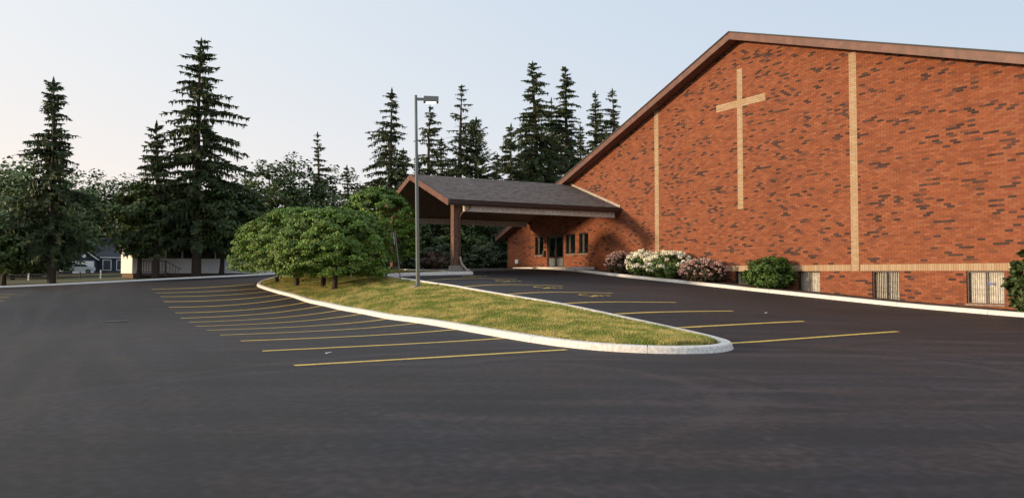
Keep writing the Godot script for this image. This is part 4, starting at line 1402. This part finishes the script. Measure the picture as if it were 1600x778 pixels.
func shrub(called: String, label: String, cat: String, s: float, t: float, R: float, h: float, clumps: int, per: int, size: float, c0: Color, c1: Color, group := "") -> Node3D:
	var y := g(s, 27.2) + 0.12 if t > 27 and t < 29 and s < 41 else lawn(s, t)
	var o := thing(called, label, cat, P(s, t, y), group)
	part(o, "foliage", foliage(R, 0.02, h, clumps, per, size, c0, c1, 0.4), M.leaf)
	var b := MB.new()
	for k in 5:
		var a := TAU * k / 5.0 + rng.randf()
		b.tube([Vector3(0, -0.1, 0), Vector3(cos(a) * R * 0.5, h * 0.6, sin(a) * R * 0.5)], [0.025, 0.008], 4)
	part(o, "stems", b, M.bark)
	return o

func blossoms(R: float, h: float, n: int, size: float, c0: Color, c1: Color) -> MB:
	var b := MB.new()
	for k in n:
		var d := rand_dir()
		if d.y < -0.35: d.y = -d.y
		var p := Vector3(d.x * R, h * 0.45 + d.y * h * (0.56 if d.y > 0 else 0.4), d.z * R) * rng.randf_range(0.92, 1.08)
		var r := size * rng.randf_range(0.7, 1.2)
		var tone := c0.lerp(c1, rng.randf()) * rng.randf_range(0.8, 1.1)
		for j in 26:
			var e := rand_dir()
			if e.y < -0.6: continue
			b.col = tone * rng.randf_range(0.85, 1.1)
			leaf_at(b, p + e * r * Vector3(1, 0.85, 1), (e + rand_dir() * 0.3).normalized(), r * 0.85)
	return b

func build_bed_plants() -> void:
	var g0 := Color(0.07, 0.14, 0.03); var g1 := Color(0.13, 0.20, 0.05)
	var list := [
		["dusky pink hydrangea nearest the church doors", 36.95, 28.0, 0.85, 1.25, true],
		["white hydrangea beside the dusky pink one, in front of the pale brick stripe", 34.9, 28.0, 0.85, 1.4, false],
		["widest white hydrangea, thick with creamy flower heads", 32.6, 28.05, 1.2, 1.5, false],
		["low spreading pink hydrangea between the white ones and the first basement window", 29.75, 28.0, 1.15, 1.15, true]]
	for e in list:
		var o := shrub("hydrangea_bush", e[0], "shrub", e[1], e[2], e[3] * 0.93, e[4] * 0.97, 200, 36, 0.11, g0 if not e[5] else Color(0.06, 0.055, 0.03), g1 if not e[5] else Color(0.10, 0.075, 0.045), "hydrangeas in the church bed")
		if e[5]: part(o, "flower_heads", blossoms(e[3] * 1.05, e[4], 170, 0.085, Color(0.48, 0.25, 0.23), Color(0.62, 0.44, 0.38)), M.petal, "stuff")
		else: part(o, "flower_heads", blossoms(e[3] * 1.05, e[4], 85, 0.13, Color(0.80, 0.80, 0.58), Color(0.88, 0.86, 0.76)), M.petal, "stuff")
	shrub("round_shrub", "dense round green shrub between two basement windows", "shrub", 25.5, 28.1, 1.12, 1.5, 330, 50, 0.10, Color(0.04, 0.10, 0.014), Color(0.09, 0.165, 0.03))
	shrub("leafy_shrub", "tall loose green shrub beside the window with the blue sticker", "shrub", 13.95, 28.0, 0.72, 2.1, 230, 45, 0.13, Color(0.035, 0.065, 0.02), Color(0.08, 0.12, 0.03))
	# low planting past the canopy drive
	var spots := [[52.2, 30.0, 0.8, 0.9], [55.5, 27.0, 1.0, 1.2], [57, 24.3, 1.1, 1.6], [57.5, 21.8, 1.2, 1.4], [55.5, 19.8, 0.9, 1.1], [60, 26.0, 1.6, 2.3], [61, 22.5, 1.7, 2.6], [60, 19.5, 1.5, 2.2], [59.5, 30, 1.6, 2.8]]
	var says := ["low dark shrub at the church corner", "small shrub beside the drive beyond the canopy", "reddish brown shrub beyond the canopy", "rounded shrub beyond the back canopy post", "low shrub next to the back canopy post", "tall dark hedge bush behind the low shrubs", "widest dark hedge bush beyond the canopy", "dark hedge bush nearest the maples", "dark hedge bush behind the church corner"]
	for i in spots.size():
		var p: Array = spots[i]
		shrub("hedge_shrub", says[i], "shrub", p[0], p[1], p[2], p[3], 90, 36, 0.17, Color(0.03, 0.05, 0.016) if i != 2 else Color(0.09, 0.05, 0.03), Color(0.06, 0.085, 0.025) if i != 2 else Color(0.12, 0.07, 0.04), "shrubs beyond the canopy")

# ---------------------------------------------------------------- trees
func trunk_mesh(h: float, r: float, lean: Vector3, limbs: int, spread: float, from: float) -> MB:
	var b := MB.new()
	var pts := []; var rad := []
	for i in 9:
		var f := i / 8.0
		pts.append(Vector3(0, h * f, 0) + lean * f * f + Vector3(sin(f * 5.0) * r * 0.4, 0, cos(f * 4.0) * r * 0.3))
		rad.append(r * (1.0 - 0.85 * f) * (1.35 if i == 0 else 1.0) + 0.01)
	pts[0].y = -0.3
	b.tube(pts, rad, 8)
	for k in limbs:
		var f := lerpf(from, 0.9, float(k) / maxf(limbs, 1))
		var p: Vector3 = Vector3(0, h * f, 0) + lean * f * f
		var a := k * 2.4 + rng.randf()
		var o := Vector3(cos(a), 0.45, sin(a)) * spread * (1.1 - f * 0.6)
		b.tube([p, p + o * 0.5 + Vector3(0, spread * 0.08, 0), p + o], [r * 0.38 * (1.1 - f), r * 0.22 * (1.1 - f), 0.01], 5)
	return b

func maple(label: String, s: float, t: float, R: float, h: float, seed_: int) -> void:
	rng.seed = seed_
	var y := island_h(s, t)
	var o := thing("round_maple", label, "tree", P(s, t, y), "round-headed maples on the island")
	part(o, "trunk", trunk_mesh(h * 0.7, 0.13, Vector3(0.05, 0, 0), 9, R * 0.7, 0.42), M.bark)
	var b := MB.new()
	var n := FastNoiseLite.new(); n.seed = seed_; n.frequency = 0.8
	var h0 := h * 0.2; var hc := h - h0
	# layered sprays on a broad dome, hanging at the rim
	for k in 760:
		var a := rng.randf() * TAU
		var q := sqrt(rng.randf_range(0.0, 1.0))
		var lump := 1.0 + 0.16 * n.get_noise_2d(cos(a) * 2.0 + seed_, sin(a) * 2.0)
		var lvl := 1.0 if rng.randf() < 0.82 else rng.randf_range(0.35, 1.0)
		var dome := sqrt(maxf(0.0, 1.0 - pow(q, 2.2)))
		var yy := h0 + hc * (0.22 + 0.78 * dome) * lvl * (1.0 + 0.10 * n.get_noise_2d(q * 5.0, a * 2.0))
		if q > 0.62 and rng.randf() < 0.6: yy = h0 + hc * rng.randf_range(0.0, 0.55)
		var c := Vector3(cos(a) * R * q * lump, yy, sin(a) * R * q * lump)
		var out := Vector3(cos(a) * q, 0.25 + 0.6 * dome, sin(a) * q).normalized()
		var cr := R * rng.randf_range(0.07, 0.135)
		var tone := rng.randf_range(0.65, 1.25)
		for j in 40:
			var e := rand_dir()
			var p := c + Vector3(e.x, e.y * 0.45, e.z) * cr * pow(rng.randf(), 0.45)
			p.y -= 0.25 * Vector2(p.x - c.x, p.z - c.z).length()
			b.col = Color(0.105, 0.195, 0.021) * tone * rng.randf_range(0.75, 1.3)
			if rng.randf() < 0.03: b.col = Color(0.19, 0.15, 0.03)
			leaf_at(b, p, (out * 0.8 + rand_dir() * 0.6).normalized(), 0.125 * rng.randf_range(0.7, 1.25))
	part(o, "crown", b, M.leaf)

func conifer_meshes(H: float, R: float, from: float, dens: float, droop: float, seed_: int, bare_top := 0.0) -> Array:
	rng.seed = seed_
	var b := MB.new(); var wood := MB.new()
	var lean := Vector3(rng.randf_range(-1, 1), 0, rng.randf_range(-1, 1)) * H * 0.018
	var wig := rng.randf() * TAU
	var axis := func(yy: float) -> Vector3: return Vector3(0, yy, 0) + lean * pow(yy / H, 2.0) + Vector3(sin(wig + yy * 0.35), 0, cos(wig * 2.0 + yy * 0.3)) * 0.09 * (yy / H)
	wood.tube([Vector3(0, -0.4, 0), axis.call(H * 0.3), axis.call(H * 0.6), axis.call(H * 0.8), axis.call(H * 0.97)], [H * 0.021, H * 0.016, H * 0.010, H * 0.006, 0.012], 8)
	var y := H * from
	var step := maxf(0.36, H * 0.030) / dens
	var side_bias := rng.randf() * TAU
	var thick := FastNoiseLite.new(); thick.seed = seed_; thick.frequency = 0.22
	while y < H * 0.99:
		var f := y / H
		var fn := (f - from) / (1.0 - from)
		var prof := pow(1.0 - f, 0.78) * (0.55 + 0.45 * minf(1.0, (fn + 0.04) * 5.0))
		var nb := 4 + rng.randi() % 4
		for k in nb:
			var a := rng.randf() * TAU
			var L := R * prof * rng.randf_range(0.42, 1.15) * (1.0 + 0.25 * cos(a - side_bias)) * (1.0 + 0.55 * thick.get_noise_2d(y + cos(a) * 2.0, sin(a) * 2.0)) + 0.16
			if rng.randf() < 0.06: L *= 1.4
			if rng.randf() < 0.08: L *= 0.3
			var o := Vector3(cos(a), 0, sin(a)); var q := Vector3(-o.z, 0, o.x)
			var rise := lerpf(-0.05, 0.55, f * f)
			var dr := droop * rng.randf_range(0.7, 1.3)
			var yb := y + rng.randf_range(-0.12, 0.12) * step
			var root: Vector3 = axis.call(yb)
			var bend := func(u: float) -> Vector3: return root + o * L * u + Vector3(0, L * (rise * u - dr * u * u + 0.22 * dr * pow(u, 4.0)), 0)
			var rb := 0.012 + 0.012 * L
			wood.tube([bend.call(0.0), bend.call(0.5), bend.call(1.0)], [rb, rb * 0.6, 0.006], 3, false)
			if f > 1.0 - bare_top and rng.randf() < 0.55: continue
			var m := int(L / 0.13 * dens) + 3
			for i in m:
				var u := lerpf(0.12, 1.0, (i + rng.randf()) / m)
				var p: Vector3 = bend.call(u)
				var tone := rng.randf_range(0.6, 1.35)
				b.col = Color(0.034, 0.062, 0.020).lerp(Color(0.060, 0.082, 0.026), rng.randf()) * tone
				var ln := (0.36 + 0.06 * L) * rng.randf_range(0.6, 1.3) * (1.15 - 0.45 * u)
				var sg := 1.0 if rng.randf() < 0.5 else -1.0
				var d1 := (q * sg * rng.randf_range(0.3, 1.0) + o * 0.65 + Vector3(0, rng.randf_range(-0.55, 0.12), 0)).normalized()
				var w := ln * 0.29
				var x := d1.cross(Vector3(rng.randf_range(-1, 1), rng.randf_range(-0.3, 1), rng.randf_range(-1, 1))).normalized() * w
				b.tri(p - x * 0.5, p + d1 * ln * 0.55 + x * 0.5, p + d1 * ln)
				b.tri(p + x * 0.5, p + d1 * ln * 0.8, p + d1 * ln * 0.5 - x * 0.7)
				if droop > 0.1 and rng.randf() < 0.75:
					var d2 := Vector3(rng.randf_range(-0.25, 0.25), -1, rng.randf_range(-0.25, 0.25)) * ln * rng.randf_range(0.6, 1.1)
					var x2 := o.rotated(Vector3.UP, rng.randf() * PI) * w * 0.8
					b.tri(p - x2, p + x2, p + d2)
		y += step * rng.randf_range(0.5, 1.5)
	for k in 9:
		b.col = Color(0.04, 0.068, 0.022)
		var lp: Vector3 = axis.call(H * (0.955 + 0.003 * k))
		var lo := Vector3(cos(k * 2.4), 0.4, sin(k * 2.4)) * 0.13
		b.tri(lp + lo, lp - lo * Vector3(1, -0.4, 1), lp + Vector3(rng.randf_range(-0.05, 0.05), 0.5, rng.randf_range(-0.05, 0.05)))
	return [wood.mesh(M.bark), b.mesh(M.needle)]

func conifer(called: String, label: String, x: float, ytop: float, s: float, R: float, from: float, dens: float, droop: float, seed_: int, group: String, bare := 0.0) -> void:
	var t := at_t(x, s)
	var y := lawn(s, t)
	var H := at_h(x, ytop, s) - y
	var m := conifer_meshes(H, R, from, dens, droop, seed_, bare)
	var o := thing(called, label, "tree", P(s, t, y), group)
	var names := ["trunk", "crown"]
	for i in 2:
		var p := MeshInstance3D.new()
		p.name = names[i]
		p.mesh = m[i]
		o.add_child(p, true)

func broadleaf(label: String, x: float, ytop: float, s: float, R: float, low: float, clumps: int, per: int, size: float, seed_: int, c0: Color, c1: Color, group: String) -> void:
	rng.seed = seed_
	var t := at_t(x, s)
	var y := lawn(s, t)
	var H := at_h(x, ytop, s) - y
	var o := thing("broadleaf_tree", label, "tree", P(s, t, y), group)
	part(o, "trunk", trunk_mesh(H * 0.85, 0.012 * H + 0.1, Vector3(rng.randf_range(-0.5, 0.5), 0, 0), 12, R * 0.75, 0.3), M.bark)
	part(o, "crown", foliage(R, low, H, clumps, per, size, c0, c1, 0.42, 0.3), M.leaf)

func build_trees() -> void:
	maple("front maple of the island row, broad low drooping crown", 36.2, 10.2, 2.75, 3.85, 101)
	maple("maple just behind the front one, crown merging with it", 38.7, 10.3, 2.55, 3.7, 102)
	maple("third maple of the island row, higher rounded crown", 43.6, 10.1, 2.9, 4.35, 103)
	maple("last maple of the island row, beside the far lot curve", 47.6, 9.8, 2.7, 3.9, 104)
	maple("taller dark maple standing next to the entrance canopy", 43.5, 14.9, 2.5, 5.15, 105)

	var gl := "conifers on the far verge"
	conifer("spruce_tree", "slim spruce standing alone by the split rail fence", 80, 120, 60, 3.3, 0.15, 1.45, 0.42, 221, gl)
	conifer("spruce_tree", "small spruce close beside the tallest one, in front of the deck", 243, 190, 60.6, 3.2, 0.2, 1.2, 0.38, 202, gl)
	conifer("spruce_tree", "tallest spruce with a crooked thin top, in front of the white building", 306, 55, 60.8, 6.4, 0.14, 1.5, 0.36, 203, gl)
	var gb := "conifers behind the canopy and church"
	conifer("spruce_tree", "ragged spruce just past the lamp post", 607, 135, 72, 5.1, 0.06, 1.25, 0.5, 204, gb)
	conifer("spruce_tree", "spruce whose tip shows right beside the lamp head", 668, 163, 80, 5.5, 0.06, 1.2, 0.45, 205, gb)
	conifer("spruce_tree", "thin half bare spruce behind the canopy roof", 718, 128, 78, 4.9, 0.06, 1.15, 0.35, 206, gb, 0.45)
	conifer("pine_tree", "bushy pine with upswept tips behind the canopy roof", 745, 182, 69, 5.4, 0.05, 1.9, -0.12, 207, gb)
	conifer("spruce_tree", "short spruce left of the tall pair behind the canopy ridge", 800, 193, 74, 4.4, 0.05, 1.5, 0.5, 208, gb)
	conifer("spruce_tree", "tallest spruce behind the canopy and the church eave", 840, 90, 78, 7.0, 0.05, 1.9, 0.5, 209, gb)
	conifer("spruce_tree", "spruce paired with the tallest one behind the church eave", 886, 98, 80, 6.5, 0.05, 1.85, 0.5, 210, gb)
	conifer("spruce_tree", "slender spruce rising over the church roof edge", 930, 137, 86, 5.1, 0.05, 1.7, 0.45, 211, gb)
	conifer("spruce_tree", "spruce tip farthest up along the church roof edge", 962, 134, 90, 5.5, 0.05, 1.7, 0.45, 212, gb)
	var more := [[632, 232, 84, 4.0], [692, 214, 88, 4.2], [775, 240, 84, 3.6], [822, 172, 92, 4.6], [862, 150, 94, 4.6], [908, 192, 96, 4.4], [946, 186, 98, 4.4], [650, 250, 70, 3.4]]
	var tells := ["shorter spruce filling the gap behind the lamp post", "shorter spruce behind the half bare one", "low spruce between the bushy pine and the short spruce", "spruce half hidden behind the tallest one", "spruce wedged behind the tall pair", "lower spruce in the gap beside the slender one", "lower spruce beside the tip farthest up the roof edge", "low spruce directly over the canopy gable"]
	for i in more.size():
		conifer("spruce_tree", tells[i], more[i][0], more[i][1], more[i][2], more[i][3], 0.04, 1.4, 0.45, 230 + i, gb)
	conifer("spruce_tree", "distant spruce above the broadleaf trees past the maples", 497, 206, 95, 3.2, 0.1, 1.2, 0.4, 213, gb)
	conifer("spruce_tree", "small distant spruce tip left of the canopy gable", 543, 258, 100, 2.2, 0.1, 1.3, 0.4, 214, gb)

	var dk0 := Color(0.034, 0.066, 0.018); var dk1 := Color(0.078, 0.118, 0.028)
	var md0 := Color(0.055, 0.10, 0.02); var md1 := Color(0.12, 0.165, 0.034)
	var gf := "broadleaf trees at the back"
	# lower wood on the left
	broadleaf("broad tree at the edge of the wood past the utility pole", -8, 245, 112, 9.0, 1.0, 260, 34, 0.5, 301, md0, md1, gf)
	broadleaf("leafy tree behind the slim spruce", 48, 240, 104, 7.5, 1.0, 260, 34, 0.5, 302, md0, md1, gf)
	broadleaf("rounded tree between the slim spruce and the crossing wires", 152, 268, 150, 8.5, 2.0, 260, 34, 0.55, 303, dk0, dk1, gf)
	broadleaf("tree over the navy house roof", 205, 282, 158, 9.5, 2.0, 260, 34, 0.55, 304, dk0, dk1, gf)
	broadleaf("dark tree behind the slim spruce trunk", 105, 300, 152, 8.5, 5.0, 220, 34, 0.55, 305, dk0, dk1, gf)
	broadleaf("cedar-like bushy tree in front of the white building gable", 216, 288, 61.6, 2.3, 1.7, 230, 40, 0.28, 306, dk0, md1, gf)
	broadleaf("dark leafy tree behind the small spruce", 268, 282, 71, 3.6, 2.6, 260, 40, 0.32, 307, dk0, dk1, gf)
	broadleaf("dense dark tree over the white building roof", 345, 285, 62.2, 3.2, 2.0, 300, 40, 0.32, 308, dk0, dk1, gf)
	broadleaf("thin pale tree beside the tallest spruce", 388, 262, 84, 3.2, 3.5, 110, 28, 0.3, 309, md0, md1, gf)
	broadleaf("grey-green tree behind the far end of the maples", 424, 248, 88, 4.6, 2.5, 190, 34, 0.36, 310, dk0, dk1, gf)
	broadleaf("bushy tree in the middle of the group behind the maples", 466, 252, 90, 4.8, 2.0, 220, 34, 0.36, 311, dk0, dk1, gf)
	broadleaf("dark bushy tree nearest the canopy behind the maples", 522, 262, 86, 4.8, 1.5, 220, 34, 0.36, 312, dk0, dk1, gf)
	broadleaf("low dark tree left of the canopy gable", 580, 300, 76, 4.0, 1.0, 200, 36, 0.34, 313, dk0, dk1, gf)
	broadleaf("low dark tree behind the canopy front", 640, 320, 72, 4.2, 0.6, 220, 36, 0.34, 314, dk0, dk1, gf)
	broadleaf("low dark tree seen under the canopy beam", 705, 320, 70, 4.2, 0.6, 220, 36, 0.34, 315, dk0, dk1, gf)
	broadleaf("dark tree seen between canopy beam and church corner", 765, 318, 72, 4.4, 0.6, 220, 36, 0.34, 316, dk0, dk1, gf)
	broadleaf("low tree in the gap beyond the far lot kerb", 440, 345, 72, 3.6, 0.6, 170, 36, 0.32, 317, dk0, dk1, gf)
	broadleaf("dark low tree behind the picket fence", 520, 345, 72, 3.8, 0.5, 180, 36, 0.32, 318, dk0, dk1, gf)
	for k in 16:
		var x := -70.0 + k * 66.0
		broadleaf("far low tree closing the view between the nearer trunks", x, 352 + 14 * sin(k * 2.1), 172 + 6 * (k % 3), 9.0, -0.5, 110, 40, 0.8, 340 + k, dk0, dk1, "far low trees")
	broadleaf("low leafy tree behind the fence posts near the wood", 18, 335, 78, 3.6, 0.1, 200, 38, 0.32, 321, dk0, md1, gf)
	broadleaf("low bushy tree behind the slim spruce trunk", 60, 345, 84, 3.2, 0.1, 180, 38, 0.32, 322, dk0, dk1, gf)
	broadleaf("shadowy tree at the frame edge before the wood", 4, 330, 61.5, 2.9, 1.0, 230, 40, 0.3, 319, dk0, md1, gf)
	broadleaf("leafy low tree hugging the slim spruce trunk", 60, 285, 92, 4.4, 2.0, 240, 40, 0.3, 320, dk0, md1, gf)
